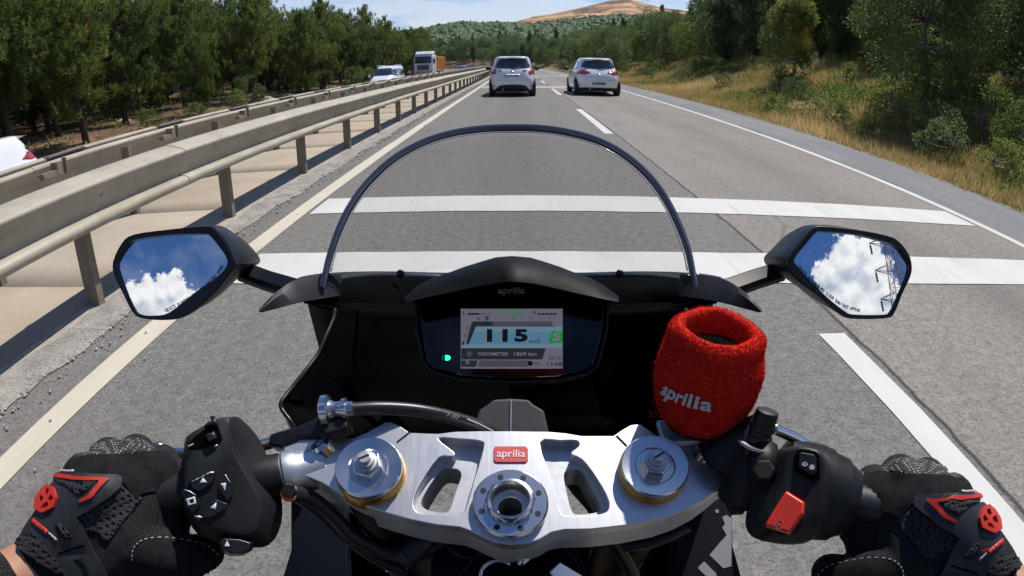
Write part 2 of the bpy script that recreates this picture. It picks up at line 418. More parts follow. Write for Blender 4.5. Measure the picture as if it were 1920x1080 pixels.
def paint(name, col, wear=.5):
    m = mat(name, col, .6, spec=.3); t = m.node_tree; oc = objc(m)
    g = noi(t, oc, 60, 5, .7); h = noi(t, vmth(t, 'MULTIPLY', oc, (1, .35, 1)), 2.4, 7, .68)
    chips = mth(t, 'ADD', mth(t, 'MULTIPLY', g, .45), mth(t, 'MULTIPLY', h, .55))
    c = mix(t, ramp(t, h, [(.35, 0), (.7, 1)]), col, tuple(x*.86 for x in col))
    c = mix(t, ramp(t, chips, [(.60, 0), (.645, wear)]), c, (.17, .165, .155))
    # thin skid streaks along the travel direction
    sk = noi(t, vmth(t, 'MULTIPLY', oc, (26, .5, 1)), 1, 4, .6); area = noi(t, vmth(t, 'ADD', oc, (5, 9, 0)), .9, 2, .5)
    c = mix(t, mth(t, 'MULTIPLY', ramp(t, sk, [(.60, 0), (.68, 1)]), ramp(t, area, [(.52, 0), (.60, .95*wear)])), c, (.2, .2, .2))
    setc(m, c); bump(m, g, .35, .004); return m
m_white = paint('road_paint_white', (.60, .595, .565)); m_cream = paint('road_paint_cream', (.60, .55, .44), .35)
def mark(name, s0, s1, a, b, m, jit=.008): return strip(name, s0, s1, [a, (a+b)/2, b], [.004]*3, m, road, ds=.25 if s1 < 45 else 1.0, jit=jit, jscale=6, smooth=False)
mark('edge_line', -50, 240, -2.01, -1.85, m_cream, .007)
mark('edge_line', -50, 240, 4.80, 4.93, m_white, .010)
for a, b in ((-28.5, -23), (-15.6, -10.1), (-3.0, 2.47), (10.45, 15.95), (23.1, 28.4), (36, 41.3), (48.8, 54.2), (61.5, 67), (74.4, 80), (87, 92.5), (100, 105.5)):
    mark('lane_dash', a, b, 1.50, 1.655, m_white, .006)
def bar(s0, s1, a, b):
    n = max(2, int((b-a)/.12)); V = []; F = []
    for k in range(n+1):
        o_ = a + (b-a)*k/n
        for s in (s0, s1): V.append(tuple(rp(s + .012*mnoise.noise(Vector((o_*3, s, 0))) + .006*mnoise.noise(Vector((o_*14, s, 3))), o_, .005)))
    F = [(2*k, 2*k+2, 2*k+3, 2*k+1) for k in range(n)]
    o = link('transverse_bar', npmesh('transverse_bar', V, F), m_white, road); return o
for s0, s1 in ((3.17, 3.75), (4.84, 5.42), (29.4, 29.98), (31.0, 31.6), (55.3, 55.9), (57, 57.6), (-11, -10.4)): bar(s0, s1, -1.81, 4.74)

# concrete median
m_conc = mat('median_concrete', (.50, .43, .35), .9, spec=.2); t = m_conc.node_tree; oc = objc(m_conc)
info = t.nodes.new('ShaderNodeObjectInfo')
a = noi(t, oc, 1.6, 6, .65); b = noi(t, oc, 45, 5, .7); pit = N(t, 'ShaderNodeTexVoronoi', Scale=16.0, Randomness=1.0); t.links.new(oc, pit.inputs['Vector'])
c = mix(t, ramp(t, a, [(.35, 0), (.68, 1)]), (.40, .335, .26), (.33, .27, .205))
c = mix(t, mth(t, 'MULTIPLY', info.outputs['Random'], .35), c, (.45, .39, .31))
c = mix(t, ramp(t, b, [(.28, .5), (.5, 0)]), c, (.26, .22, .18))
c = mix(t, ramp(t, pit.outputs['Distance'], [(.05, .75), (.11, 0)]), c, (.2, .17, .14))
c = mix(t, ramp(t, noi(t, vmth(t, 'MULTIPLY', oc, (1, .4, 1)), .9, 5, .6), [(.5, 0), (.72, .5)]), c, (.46, .41, .34))
setc(m_conc, c); bump(m_conc, b, .5, .006)
m_kerb = grainy('kerb_cement', (.33, .29, .24), .92, .28, 26, .5, dist=.006)
m_dark = mat('joint_dark', (.06, .055, .05), .95)
median = strip('median_strip', -55, 250, [-5.2, -2.50], [-.035, -.035], m_dark, kind='structure')
slab = []
s = -6.95
k = 0
while s < 44:
    o = strip('concrete_slab', s+.006, s+1.994, [-5.02, -4.3, -3.5, -2.62], [.03, .03, .03, .03], m_conc, median, ds=.5, smooth=False)
    sd_ = o.modifiers.new('thick', 'SOLIDIFY'); sd_.thickness = .05; sd_.offset = -1
    o.location.z = random.uniform(-.004, .004); s += 2; k += 1
o = strip('concrete_strip', 44, 250, [-5.02, -2.62], [.03, .03], m_conc, median); o['kind'] = 'stuff'
kerb = strip('kerb', -55, 250, [-2.60, -2.585, -2.47, -2.28], [.034, .022, .018, .006], m_kerb, median, ds=.12, jit=.0)
# ragged cement spill over the edge of the asphalt
me_sp = strip('cement_spill', -20, 70, [-2.50, -2.36, -2.26], [.0215, .018, .0055], grainy('cement_grit', (.27, .25, .22), .95, .5, 50, .5, dist=.005), median, ds=.06, jit=.10, jscale=1.4)
bank_l = strip('median_slope', -55, 250, [-6.3, -5.7, -5.0], [-.56, -.38, -.02], grainy('dry_soil', (.30, .22, .15), .95, .3, 8, .6, dist=.03), kind='structure')
opp = strip('opposite_carriageway', -55, 260, [-13.4, -10, -6.2], [-.60, -.56, -.52], m_asph2, kind='structure')
mark2 = lambda a, b: strip('edge_line', -50, 250, [a, b], [-.515, -.514] if a > -8 else [-.585, -.584], m_white, opp, ds=1)
mark2(-6.75, -6.6); mark2(-13.0, -12.85)
for k in range(-4, 14): strip('lane_dash', k*12.9, k*12.9+5.4, [-9.9, -9.75], [-.548, -.546], m_white, opp)

# ================================================================== GUARD RAILS
m_zinc = mat('weathered_zinc', (.45, .42, .36), .7, .12, .35); t = m_zinc.node_tree; oc = objc(m_zinc)
a = noi(t, oc, 3.0, 7, .65); b = noi(t, vmth(t, 'MULTIPLY', oc, (1, .2, 1.5)), 9, 5, .6); sp = noi(t, oc, 70, 3, .6)
c = mix(t, ramp(t, a, [(.35, 0), (.65, 1)]), (.44, .405, .33), (.34, .31, .25))
c = mix(t, ramp(t, b, [(.52, 0), (.72, .4)]), c, (.27, .215, .145)); c = mix(t, ramp(t, sp, [(.66, 0), (.70, .55)]), c, (.62, .6, .54))
setc(m_zinc, c); setc(m_zinc, ramp(t, b, [(.3, .6), (.7, .85)]), 'Roughness'); bump(m_zinc, a, .12, .02)
m_zincd = grainy('post_steel', (.24, .205, .155), .75, .2, 20, .2, metal=.25)
m_plate = grainy('plate_steel', (.17, .14, .125), .4, .25, 14, .2, metal=.6)
def offs_rail(prof, s0, s1, ds=.5):
    """open thin section swept along the road: prof = [(off, z)], returned as rings with thickness"""
    rings = []; s = s0; n = len(prof)
    th = .005; inner = []
    for i in range(n):
        a_ = Vector(prof[max(i-1, 0)]); b_ = Vector(prof[min(i+1, n-1)]); d = (b_-a_).normalized(); inner.append((prof[i][0]-d.y*th, prof[i][1]+d.x*th))
    ringp = list(prof) + inner[::-1]
    k = max(1, round((s1-s0)/ds))
    for i in range(k+1):
        s = s0+(s1-s0)*i/k; rings.append([rp(s, o_, z) for o_, z in ringp])
    return rings
# W-shaped beam: broad lit top hump, steep face, lower rolled hump
def wprof(x, zt, sgn=1):
    P = [(-.190, -.012), (-.182, .000), (-.12, -.006), (-.05, -.026), (-.010, -.040), (.0, -.052), (-.006, -.068), (-.030, -.11), (-.055, -.16), (-.072, -.20), (-.072, -.222), (-.050, -.232), (-.020, -.236), (.002, -.248), (.008, -.268), (.0, -.288), (-.02, -.300), (-.04, -.300)]
    q = [Vector(a_) for a_ in P]
    pp = spline([(a_[0], a_[1], 0) for a_ in q], 3)
    return [(x + sgn*p_.x, zt + p_.y) for p_ in pp]
def rail(label, x, zt, sgn, s0, s1, postx, posts, phase, brackets, plates, near):
    g = empty('guard_rail', rp(posts[0], postx, 0), label, 'guard rail', 'guard rails along the median')
    inv = Matrix.Translation(-g.location)
    prof = wprof(x, zt, sgn)
    if not near: prof = [(x+p_.x, zt+p_.y) for p_ in spline([(-.075, -.01, 0), (-.06, 0, 0), (-.02, -.002, 0), (0, -.022, 0), (-.006, -.045, 0), (-.045, -.11, 0), (-.07, -.20, 0), (-.065, -.25, 0), (-.02, -.30, 0)], 3)]
    def obj_(name, mb, m, **kw):
        o = mb.build(name, m, g, **kw); o.data.transform(inv); return o
    s = s0
    while s < s1:
        e = min(s+4.0 if s < 60 else s+12, s1)
        mb = MB(); mb.loft(offs_rail([(a_, z+.0) for a_, z in prof], s-.12, e, .5 if s < 40 else 2), caps=True)
        zz = .0035*(round(s/4) % 2); mb.v = [(v[0]+zz*sgn, v[1], v[2]+zz) for v in mb.v]
        obj_('beam', mb, m_zinc, auto=35); s = e
    base = None; top = zt-.05
    if near:
        for s in np.arange(-12, 34, 4.0):
            for ds_, dx_, dz_, ax_ in ((-.03, -.09, -.012, (0.1, 0, 1)), (-.09, -.09, -.012, (0.1, 0, 1)), (-.03, -.135, -.004, (0.1, 0, 1)), (-.05, -.03, -.11, (1, 0, -.4)), (-.09, -.055, -.16, (1, 0, -.4)), (-.03, -.055, -.16, (1, 0, -.4))):
                b_ = MB(); b_.lathe(rp(s+ds_, x+dx_, zt+dz_), ax_, [(-.004, .012), (.003, .012), (.008, .008), (.009, .001)], 10); obj_('bolt', b_, m_zinc, smooth=True)
    # C-section posts
    mb = MB(); w, d, tck = .055, .10, .006
    for (cx, cy, sx, sy) in ((0, d/2, w, tck), (-w/2*1, 0, tck, d), (w/2*0, 0, tck, 0)) if False else ((0, 0, w, tck), (-w/2, d/2*0+.0, tck, d*0+.0001)): pass
    def post_mesh(h, lo):
        mb = MB(); poly = [(-.05, -.03), (.05, -.03), (.05, .03), (.035, .03), (.035, .024), (.044, .024), (.044, -.024), (-.044, -.024), (-.044, .024), (-.035, .024), (-.035, .03), (-.05, .03)]
        mb.loft([[Vector((a_, b_, z)) for a_, b_ in poly] for z in (lo, h)]); 
        mb.tube([(.0, -.028, h-.30), (.0, -.037, h-.30)], .009, 8); mb.tube([(.0, -.028, h-.10), (.0, -.037, h-.10)], .009, 8)
        me = bpy.data.meshes.new('post'); me.from_pydata(mb.v, [], mb.f); bm = bmesh.new(); bm.from_mesh(me); bmesh.ops.recalc_face_normals(bm, faces=bm.faces[:]); bm.to_mesh(me); bm.free(); return me
    pm = post_mesh(top, -.3); pm.materials.append(m_zincd)
    bm_ = MB(); bm_.box((.0, 0, 0), (.09, .10, .11)); bm_.box((.04, .055, .01), (.05, .012, .14)); bm_.box((.02, -.13, -.03), (.045, .24, .05)); bm_.tube([(-.03, -.24, -.02), (.05, -.24, -.02)], .014, 8)
    bme = bpy.data.meshes.new('bracket'); bme.from_pydata(bm_.v, [], bm_.f); bme.materials.append(m_zincd)
    pl = MB(); pl.box((0, 0, 0), (.07, .56, .012)); pl.box((.0, -.02, -.03), (.012, .5, .05)); pl.tube([(0, -.25, -.03), (0, -.25, .014)], .012, 8); pl.tube([(0, .25, -.03), (0, .25, .014)], .012, 8)
    pme = bpy.data.meshes.new('splice_plate'); pme.from_pydata(pl.v, [], pl.f); pme.materials.append(m_plate)
    bo = MB(); bo.tube([(0, 0, 0), (.012, 0, 0)], .013, 10); bme2 = bpy.data.meshes.new('bolt'); bme2.from_pydata(bo.v, [], bo.f); bme2.materials.append(m_zinc)
    for i, s in enumerate(posts):
        P = rp(s, postx, 0) - g.location; rz = heading(s)
        o = link('post', pm, None, g); o.location = P; o.rotation_euler.z = rz + (math.pi if sgn < 0 else 0)
        if brackets and s < 60:
            o = link('bracket', bme, None, g); o.location = rp(s+brackets[1], brackets[0], brackets[2]) - g.location; o.rotation_euler.z = rz
        if plates and s < 60:
            o = link('splice_plate', pme, None, g); o.location = rp(s+plates[1], plates[0], plates[2]) - g.location; o.rotation_euler = (0, R(8), rz+R(-3))
        if near and s < 30:
            o = link('bolt', bme2, None, g); o.location = rp(s+.1, x-.040, zt-.13) - g.location; o.rotation_euler.z = rz
    return g
near_posts = [-5.21+2*k for k in range(92)]
rail('nearest weathered steel guard rail beside the cream edge line', -2.40, .80, 1, -12, 178, -2.57, near_posts, 0, None, None, True)
rail('steel guard rail with boxy brackets on the far edge of the concrete median', -4.03, .765, 1, -12, 170, -3.87, [-4.9+2*k for k in range(88)], 0, (-3.93, -1.0, .71), (-4.22, -.55, .79), False)
rail('outermost dark guard rail above the opposite carriageway', -5.45, .675, 1, -12, 165, -5.58, [-4.0+4*k for k in range(43)], 0, None, None, False)
# loose stones and cement crumbs along the edge of the asphalt
def crumbs():
    r2 = np.random.default_rng(2); n = 2800; s = -1+34*r2.random(n)**1.5; o_ = np.where(r2.random(n) < .97, r2.normal(-2.27, .07, n), r2.uniform(-2.45, -1.6, n)); bm = bmesh.new(); bmesh.ops.create_icosphere(bm, subdivisions=1, radius=1); sv = np.array([v.co[:] for v in bm.verts]); sf = np.array([[v.index for v in f.verts] for f in bm.faces]); bm.free()
    sz = r2.uniform(.002, .008, n)**1.0*(1+s/18); P = np.stack([o_-.0, s, sz*.4+.006], 1); V = (P[:, None]+sv[None]*(sz[:, None]*r2.uniform(.6, 1.5, (n, 3)))[:, None]); F = sf[None]+(np.arange(n)*len(sv))[:, None, None]; o = link('gravel', npmesh('gravel', V.reshape(-1, 3), F.reshape(-1, 3)), grainy('gravel_pale', (.40, .37, .33), .9, .4, 30, 0)); o['kind'] = 'stuff'
crumbs()
# diagonal tie rods between the two lines of posts
for k in range(0, 22):
    pass
# ================================================================== TERRAIN
from functools import lru_cache
_Pl = _P[::4]
def road_off(x, y):
    """signed offset from the road's axis (vectorised)"""
    x = np.asarray(x, float); y = np.asarray(y, float); best = np.full(x.shape, 1e9); off = np.zeros(x.shape); ss = np.zeros(x.shape)
    for j, (px, py, h) in enumerate(_Pl):
        d = (x-px)**2+(y-py)**2; m_ = d < best
        best = np.where(m_, d, best); off = np.where(m_, (x-px)*math.cos(h)+(y-py)*math.sin(h), off); ss = np.where(m_, -60+j*2, ss)
    return off, ss, np.sqrt(best)
def vnoise(x, y, sc, seed=0):
    """cheap smooth value noise, vectorised"""
    x = np.asarray(x)/sc + seed*17.3; y = np.asarray(y)/sc - seed*9.1; xi = np.floor(x).astype(int); yi = np.floor(y).astype(int); fx = x-xi; fy = y-yi
    fx = fx*fx*(3-2*fx); fy = fy*fy*(3-2*fy)
    def h(a, b): v = np.sin(a*127.1+b*311.7+seed*74.7)*43758.5453; return v-np.floor(v)
    return (h(xi, yi)*(1-fx)+h(xi+1, yi)*fx)*(1-fy)+(h(xi, yi+1)*(1-fx)+h(xi+1, yi+1)*fx)*fy - .5
def fbm(x, y, sc, o=4, seed=0):
    r_ = 0; a = 1
    for i in range(o): r_ = r_+a*vnoise(x, y, sc/2**i, seed+i); a *= .5
    return r_
RIDGE_AZ = [-60, -25, -14, -12, -8.5, -5.5, -3.6, -.6, 1.4, 5.3, 9, 13, 18, 30, 60]
RIDGE_EL = [3.0, 3.0, 2.8, 2.9, 3.2, 3.8, 3.6, 3.6, 3.55, 4.0, 4.5, 4.6, 4.4, 4.3, 4.0]
def height(x, y):
    x = np.asarray(x, float); y = np.asarray(y, float)
    near = (np.abs(x) < 420) & (y > -120) & (y < 420)
    off = np.where(x > 0, 60.0, -60.0)*np.ones(x.shape); ss = np.array(y); dd = np.full(x.shape, 300.)
    if near.any():
        a, b, c = road_off(x[near], y[near]); off[near] = a; ss[near] = b; dd[near] = c
    n1 = fbm(x, y, 7, 4, 1); n2 = fbm(x, y, 60, 3, 5)
    u = np.clip((off-6.6)/9.5, 0, 1); bank = (u*u*(3-2*u))*2.6
    bank = bank*(.80+.35*vnoise(ss, 0*ss, 22, 3)) + np.clip(off-16, 0, 60)*.055
    zr = np.where(off > 0, -.06+bank + n1*.45*np.clip((off-6.8)/3, 0, 1), 0)
    zl = -.78 + np.clip(-off-14.5, 0, 45)*.065 + n1*.35*np.clip((-off-14)/4, 0, 1)
    z = np.where(off > 6.6, zr, np.where(off < -13.2, zl, -.95))
    z = z + n2*np.clip((np.abs(off)-25)/60, 0, 1)*3
    # distant wooded hill
    az = np.degrees(np.arctan2(x, np.maximum(y, 1e-3))); r_ = np.hypot(x, y)
    el = np.interp(az, RIDGE_AZ, RIDGE_EL); top = 620*np.tan(np.radians(el))
    f = np.clip((r_-235)/(620-235), 0, 1.0); f2 = np.clip((r_-620)/700, 0, 1)
    hill = top*(f**1.15)*(1-.35*f2)*np.where(y > 0, 1, 0)
    hill = hill*(1+.22*fbm(x, y, 150, 3, 8)*np.clip(1.6-f*1.5, 0, 1))
    side = np.clip((dd-14)/60, 0, 1)
    return z*(1-f) + hill*np.minimum(1, side+.0) 
def grid_mesh(name, xs, ys, m, hf=height, kind='structure'):
    X, Y = np.meshgrid(xs, ys); Z = hf(X.ravel(), Y.ravel()); V = np.stack([X.ravel(), Y.ravel(), Z], 1); nx = len(xs)
    i = np.arange(nx-1)[None, :]+(np.arange(len(ys)-1)*nx)[:, None]; i = i.ravel()
    me = npmesh(name, V, np.stack([i, i+1, i+nx+1, i+nx], 1)); o = link(name, me, m, smooth=True); o['kind'] = kind; return o
def warp(lo, hi, n, core):
    t_ = np.linspace(-1, 1, n); s_ = np.sinh(t_*4.2)/math.sinh(4.2); return core + np.where(t_ < 0, -s_*(lo-core), s_*(hi-core))
m_soil = mat('ground_soil', (.2, .15, .1), .95, spec=.15); t = m_soil.node_tree; oc = objc(m_soil)
sx = N(t, 'ShaderNodeSeparateXYZ'); t.links.new(oc, sx.inputs[0])
a = noi(t, oc, .35, 6, .65); b = noi(t, oc, 6, 5, .7); g = noi(t, oc, .09, 4, .6)
left_c = mix(t, ramp(t, a, [(.38, 0), (.6, 1)]), (.10, .055, .033), (.19, .115, .07))
left_c = mix(t, ramp(t, b, [(.55, 0), (.68, .8)]), left_c, (.36, .30, .23))
right_c = mix(t, ramp(t, a, [(.35, 0), (.62, 1)]), (.15, .135, .05), (.30, .20, .10))
right_c = mix(t, ramp(t, b, [(.5, 0), (.7, .6)]), right_c, (.26, .20, .09))
c = mix(t, mth(t, 'GREATER_THAN', sx.outputs[0], 3.0), left_c, right_c)
far_ = ramp(t, mth(t, 'DIVIDE', sx.outputs[1], 400), [(.45, 0), (.6, 1)])
c = mix(t, far_, c, mix(t, ramp(t, g, [(.4, 0), (.6, 1)]), (.035, .055, .018), (.06, .085, .025)))
setc(m_soil, c); bump(m_soil, b, .8, .05)
xs = np.unique(np.concatenate([warp(-2600, 2600, 150, 0), np.arange(6, 40, .7), np.arange(-45, -12, 1.2)])); ys = np.unique(np.concatenate([warp(-2600, 2800, 190, 20), np.arange(-4, 60, 1.0)]))
ground = grid_mesh('ground', xs, ys, m_soil)

# the bare quarry hill beyond the ridge
m_mine = mat('quarry_soil', (.3, .2, .12), .95, spec=.1); t = m_mine.node_tree; oc = objc(m_mine)
a = noi(t, vmth(t, 'MULTIPLY', oc, (1, 1, 2.2)), .012, 7, .65); b = noi(t, vmth(t, 'MULTIPLY', oc, (1, 1, 7)), .01, 5, .6)
c = mix(t, ramp(t, a, [(.44, 0), (.54, 1)]), (.13, .068, .045), (.36, .19, .09)); c = mix(t, ramp(t, b, [(.50, 0), (.58, .95)]), c, (.60, .38, .20))
c = mix(t, ramp(t, noi(t, oc, .02, 6, .6), [(.53, 0), (.60, .9)]), c, (.055, .07, .03))
setc(m_mine, c)
def mine(x, y):
    az = np.degrees(np.arctan2(x, y)); r_ = np.hypot(x, y)
    el = np.interp(az, [-4, -1.4, -.6, 1.4, 3.3, 5.3, 7.4, 9.0, 10.2, 11.5, 13, 15.2, 17, 22, 30], [2.5, 3.6, 3.95, 4.65, 4.95, 5.35, 5.9, 6.35, 6.5, 6.2, 5.75, 5.65, 5.2, 4.6, 3])
    f = np.clip((r_-800)/450, 0, 1); return 1250*np.tan(np.radians(el))*f**.75*(1+.11*fbm(x, y, 110, 5, 2)*np.clip(2.2-2*f, 0, 1))*np.where(r_ > 1300, np.clip(1-(r_-1300)/300, 0, 1), 1)-2
grid_mesh('quarry_hill', np.linspace(-180, 800, 150), np.linspace(780, 1600, 70), m_mine, mine)

# ================================================================== FOLIAGE
def leafmat(name, c1, c2, c3=None, trans=.25, rough=.6, hue=.12, spec=.3):
    m = mat(name, c1, rough, spec=spec); t = m.node_tree; oi = t.nodes.new('ShaderNodeObjectInfo'); at_ = t.nodes.new('ShaderNodeAttribute'); at_.attribute_name = 'tone'
    v = at_.outputs['Fac']; c = mix(t, v, c1, c2)
    if c3: c = mix(t, ramp(t, v, [(.82, 0), (.97, 1)]), c, c3)
    k = mth(t, 'MULTIPLY_ADD', oi.outputs['Random'], .5, .75)
    hs = N(t, 'ShaderNodeHueSaturation'); t.links.new(c, hs.inputs['Color']); t.links.new(k, hs.inputs['Value'])
    t.links.new(mth(t, 'MULTIPLY_ADD', oi.outputs['Random'], -.035, .518), hs.inputs['Hue'])
    setc(m, hs.outputs[0])
    tr = t.nodes.new('ShaderNodeBsdfTranslucent'); t.links.new(hs.outputs[0], tr.inputs[0]); ms = t.nodes.new('ShaderNodeMixShader'); ms.inputs[0].default_value = trans
    out = t.nodes['Material Output']; t.links.new(bsdf(m).outputs[0], ms.inputs[1]); t.links.new(tr.outputs[0], ms.inputs[2]); t.links.new(ms.outputs[0], out.inputs['Surface']); return m
m_pine = leafmat('pine_needles', (.062, .112, .022), (.22, .29, .055), (.24, .16, .05), .42)
m_pinedark = leafmat('dark_pine_needles', (.035, .070, .024), (.085, .135, .04))
m_leafd = leafmat('dark_leaves', (.060, .11, .030), (.16, .23, .075), None, .40, .58, spec=.3)
m_leafm = leafmat('green_leaves', (.09, .15, .03), (.20, .26, .06), None, .42, .6)
m_leafy = leafmat('yellowing_leaves', (.22, .26, .05), (.44, .37, .08), None, .35, .5)
m_bark = grainy('bark', (.065, .045, .034), .95, .35, 9, .8, dist=.03)
m_barkg = grainy('grey_bark', (.16, .13, .105), .95, .35, 9, .8, dist=.03)

def rand_dirs(n, up=0.0):
    v = rng.normal(size=(n, 3)); v[:, 2] += up; return v/np.linalg.norm(v, axis=1)[:, None]
def blades(C, D, L, Wd, tone):
    """thin triangles from points C along D, length L, width W"""
    n = len(C); side = np.cross(D, rand_dirs(n)); side /= np.maximum(np.linalg.norm(side, axis=1), 1e-6)[:, None]
    L = np.asarray(L).reshape(-1, 1)*np.ones((n, 1)); Wd = np.asarray(Wd).reshape(-1, 1)*np.ones((n, 1))
    V = np.stack([C-side*Wd/2, C+side*Wd/2, C+D*L], 1).reshape(-1, 3); F = np.arange(3*n).reshape(-1, 3); return V, F, np.repeat(tone, 3)
def leaves(C, D, size, tone, asp=.6):
    n = len(C); side = np.cross(D, rand_dirs(n)); side /= np.maximum(np.linalg.norm(side, axis=1), 1e-6)[:, None]
    s_ = np.asarray(size).reshape(-1, 1)*np.ones((n, 1)); nn = np.cross(D, side)*s_*.12
    V = np.stack([C, C+D*s_*.5+side*s_*asp/2-nn, C+D*s_, C+D*s_*.5-side*s_*asp/2-nn], 1).reshape(-1, 3); F = np.arange(4*n).reshape(-1, 4); return V, F, np.repeat(tone, 4)
def tonemesh(name, V, F, T):
    me = npmesh(name, V, F); a_ = me.attributes.new('tone', 'FLOAT', 'POINT'); a_.data.foreach_set('value', np.asarray(T, np.float32)); return me
def wood(name, trunk, limbs, m, n=7):
    mb = MB()
    for pts, r_ in [trunk]+limbs: mb.tube(pts, r_, n if (pts, r_) == trunk else 5)
    me = bpy.data.meshes.new(name); me.from_pydata(mb.v, [], mb.f); me.materials.append(m); me.shade_smooth(); return me
def pine_proto(h, cr, seed, dens=1.0, crown0=.22, m=None, lean=.0, fine=1.0):
    """pine: bent tapered trunk, whorls of upswept limbs with tufts of needles at their tips"""
    global rng; rng = np.random.default_rng(seed); rd = random.Random(seed)
    pts = []; x = y = 0; nseg = 9
    for i in range(nseg+1):
        z = h*.97*i/nseg; pts.append((x, y, z-.3 if i == 0 else z)); x += rd.uniform(-.16, .16)+lean; y += rd.uniform(-.16, .16)
    rr = [.15*h/7*(1-.88*i/nseg) for i in range(nseg+1)]
    def tp(z):
        f = min(max(z/(h*.97), 0), 1)*nseg; i = min(int(f), nseg-1); return Vector(pts[i]).lerp(Vector(pts[i+1]), f-i)
    limbs = []; tips = []
    z = h*crown0*.6
    while z < h*.97:
        f = (z-h*crown0)/(h*(1-crown0)); 
        if f < 0: prof = .62
        else: prof = (math.sin(min(1, f*1.25+.28)*math.pi*.5) if f < .35 else 1-((f-.35)/.65)**1.35*.93)
        nl = rd.choice((3, 4, 5)) if f > 0 else rd.choice((0, 1, 2))
        for k in range(nl):
            a_ = rd.uniform(0, 6.283); L_ = cr*prof*rd.uniform(.6, 1.12)
            p0 = tp(z); up = rd.uniform(.15, .5)+.5*max(f, 0); d = Vector((math.cos(a_), math.sin(a_), 0))
            p1 = p0+d*L_*.5+Vector((0, 0, L_*up*.30)); p2 = p0+d*L_+Vector((0, 0, L_*up*.85))
            limbs.append(([p0, p1, p2], [.035*L_/1.5+.008, .02, .007]))
            if f >= 0 or rd.random() < .75:
                nt_ = max(3, int(L_*8.0*dens))
                for j in range(nt_):
                    q = .30+.72*(j+rd.random())/nt_; pb = (p0.lerp(p1, q*2) if q < .5 else p1.lerp(p2, min(q*2-1, 1.05)))
                    sp_ = .42*L_*(.35+.65*q)
                    tips.append((pb+Vector((rd.gauss(0, sp_*.5), rd.gauss(0, sp_*.5), rd.uniform(-.05, .28))), q))
        z += h*.045*rd.uniform(.75, 1.25)
    tips.append((tp(h*.97), 1.0))
    Vs = []; Fs = []; Ts = []; b = 0
    for (p_, q) in tips:
        nb = int(34*fine); dirs = rand_dirs(nb, .75); ax = np.array([rd.gauss(0, .25), rd.gauss(0, .25), 1.0]); ax /= np.linalg.norm(ax)
        tl = rd.uniform(.20, .36); base = np.array(p_)[None, :]+ax[None, :]*rng.uniform(0, tl, (nb, 1))
        tone = np.clip(.12+.55*rng.random(nb)*rd.uniform(.4, 1.3)+.25*(q > .85), 0, .8)
        if rd.random() < .035: tone[:] = .97
        V, F, T = blades(base, dirs, rng.uniform(.16, .29, nb)/fine**.3, .036/fine**.5, tone); Vs.append(V); Fs.append(F+b); Ts.append(T); b += len(V)
    crown = tonemesh('crown', np.concatenate(Vs), np.concatenate(Fs), np.concatenate(Ts)); crown.materials.append(m or m_pine)
    return wood('trunk', (pts, rr), limbs, m_bark), crown
def broad_proto(h, rw, seed, nleaf, lsize, m, crown0=.12, squash=1.0, nb=26, mt=None, tall=False):
    """broadleaf tree or bush: forked limbs, leaf clumps of uneven size over a lumpy volume"""
    global rng; rng = np.random.default_rng(seed); rd = random.Random(seed)
    pts = [(0, 0, -.3)]; x = y = 0
    for i in range(1, 5): x += rd.uniform(-.12, .12); y += rd.uniform(-.12, .12); pts.append((x, y, h*.16*i))
    limbs = []; cl = []
    for k in range(nb):
        z = h*(crown0+(1-crown0)*rd.random()**.8); f = (z/h-crown0)/(1-crown0)
        w = rw*(math.sin(min(1., f*1.5+.35)*math.pi/2) if f < .45 else math.sqrt(max(.02, 1-((f-.45)/.6)**2)))
        a_ = rd.uniform(0, 6.283); r_ = w*math.sqrt(rd.uniform(.25, 1)); c = Vector((math.cos(a_)*r_, math.sin(a_)*r_, z)); R_ = rw*rd.uniform(.20, .40)
        cl.append((c, R_)); st = Vector(pts[min(4, 1+int(f*4))]); md = st.lerp(c, .5)+Vector((0, 0, -.05*h)); limbs.append(([st, md, c], [.02*h/3+.01, .02, .006]))
    C = []; D = []; T = []; wts = np.array([r_**2 for _, r_ in cl]); wts /= wts.sum()
    for (c, r_), w in zip(cl, wts):
        n = max(20, int(nleaf*w)); d = rand_dirs(n, .15); rad = r_*(.55+.5*rng.random(n)**.5)*(1+.25*np.sin(d[:, 0]*5+c.x*3)*np.cos(d[:, 2]*6+c.y*5))
        p_ = np.array(c)[None, :]+d*rad[:, None]*np.array([1, 1, squash]); C.append(p_); dd = d+rng.normal(size=(n, 3))*.8; D.append(dd/np.linalg.norm(dd, axis=1)[:, None]); T.append(np.clip(rd.uniform(0, .5)+rng.random(n)*.5, 0, 1))
    C = np.concatenate(C); D = np.concatenate(D); T = np.concatenate(T)
    V, F, TT = leaves(C, D, rng.uniform(.7, 1.25, len(C))*lsize, T); crown = tonemesh('crown', V, F, TT); crown.materials.append(m)
    return wood('trunk', (pts, [.06*h/4+.02, .05*h/4+.015, .04*h/4+.01, .03, .015]), limbs, mt or m_barkg, 6), crown
def plant_tree(proto, name, x, y, sc, rz, label, cat, group=None, z=None, squ=1.0, tilt=0):
    z = float(height(np.array([x]), np.array([y]))[0]) if z is None else z
    g = empty(name, (x, y, z-.05), label, cat, group, rz); g.scale = (sc*squ, sc*squ, sc); g.rotation_euler.x = tilt
    for nm, me in zip(('trunk', 'crown'), proto):
        link(nm, me, None, g)
    return g
rd = random.Random(5)
pines = [pine_proto(7.6, 2.5, 1, crown0=.16), pine_proto(7.0, 2.4, 2, crown0=.14), pine_proto(8.2, 2.8, 3, crown0=.10), pine_proto(6.4, 2.3, 4, crown0=.03), pine_proto(7.4, 2.4, 5, crown0=.20, lean=.07)]
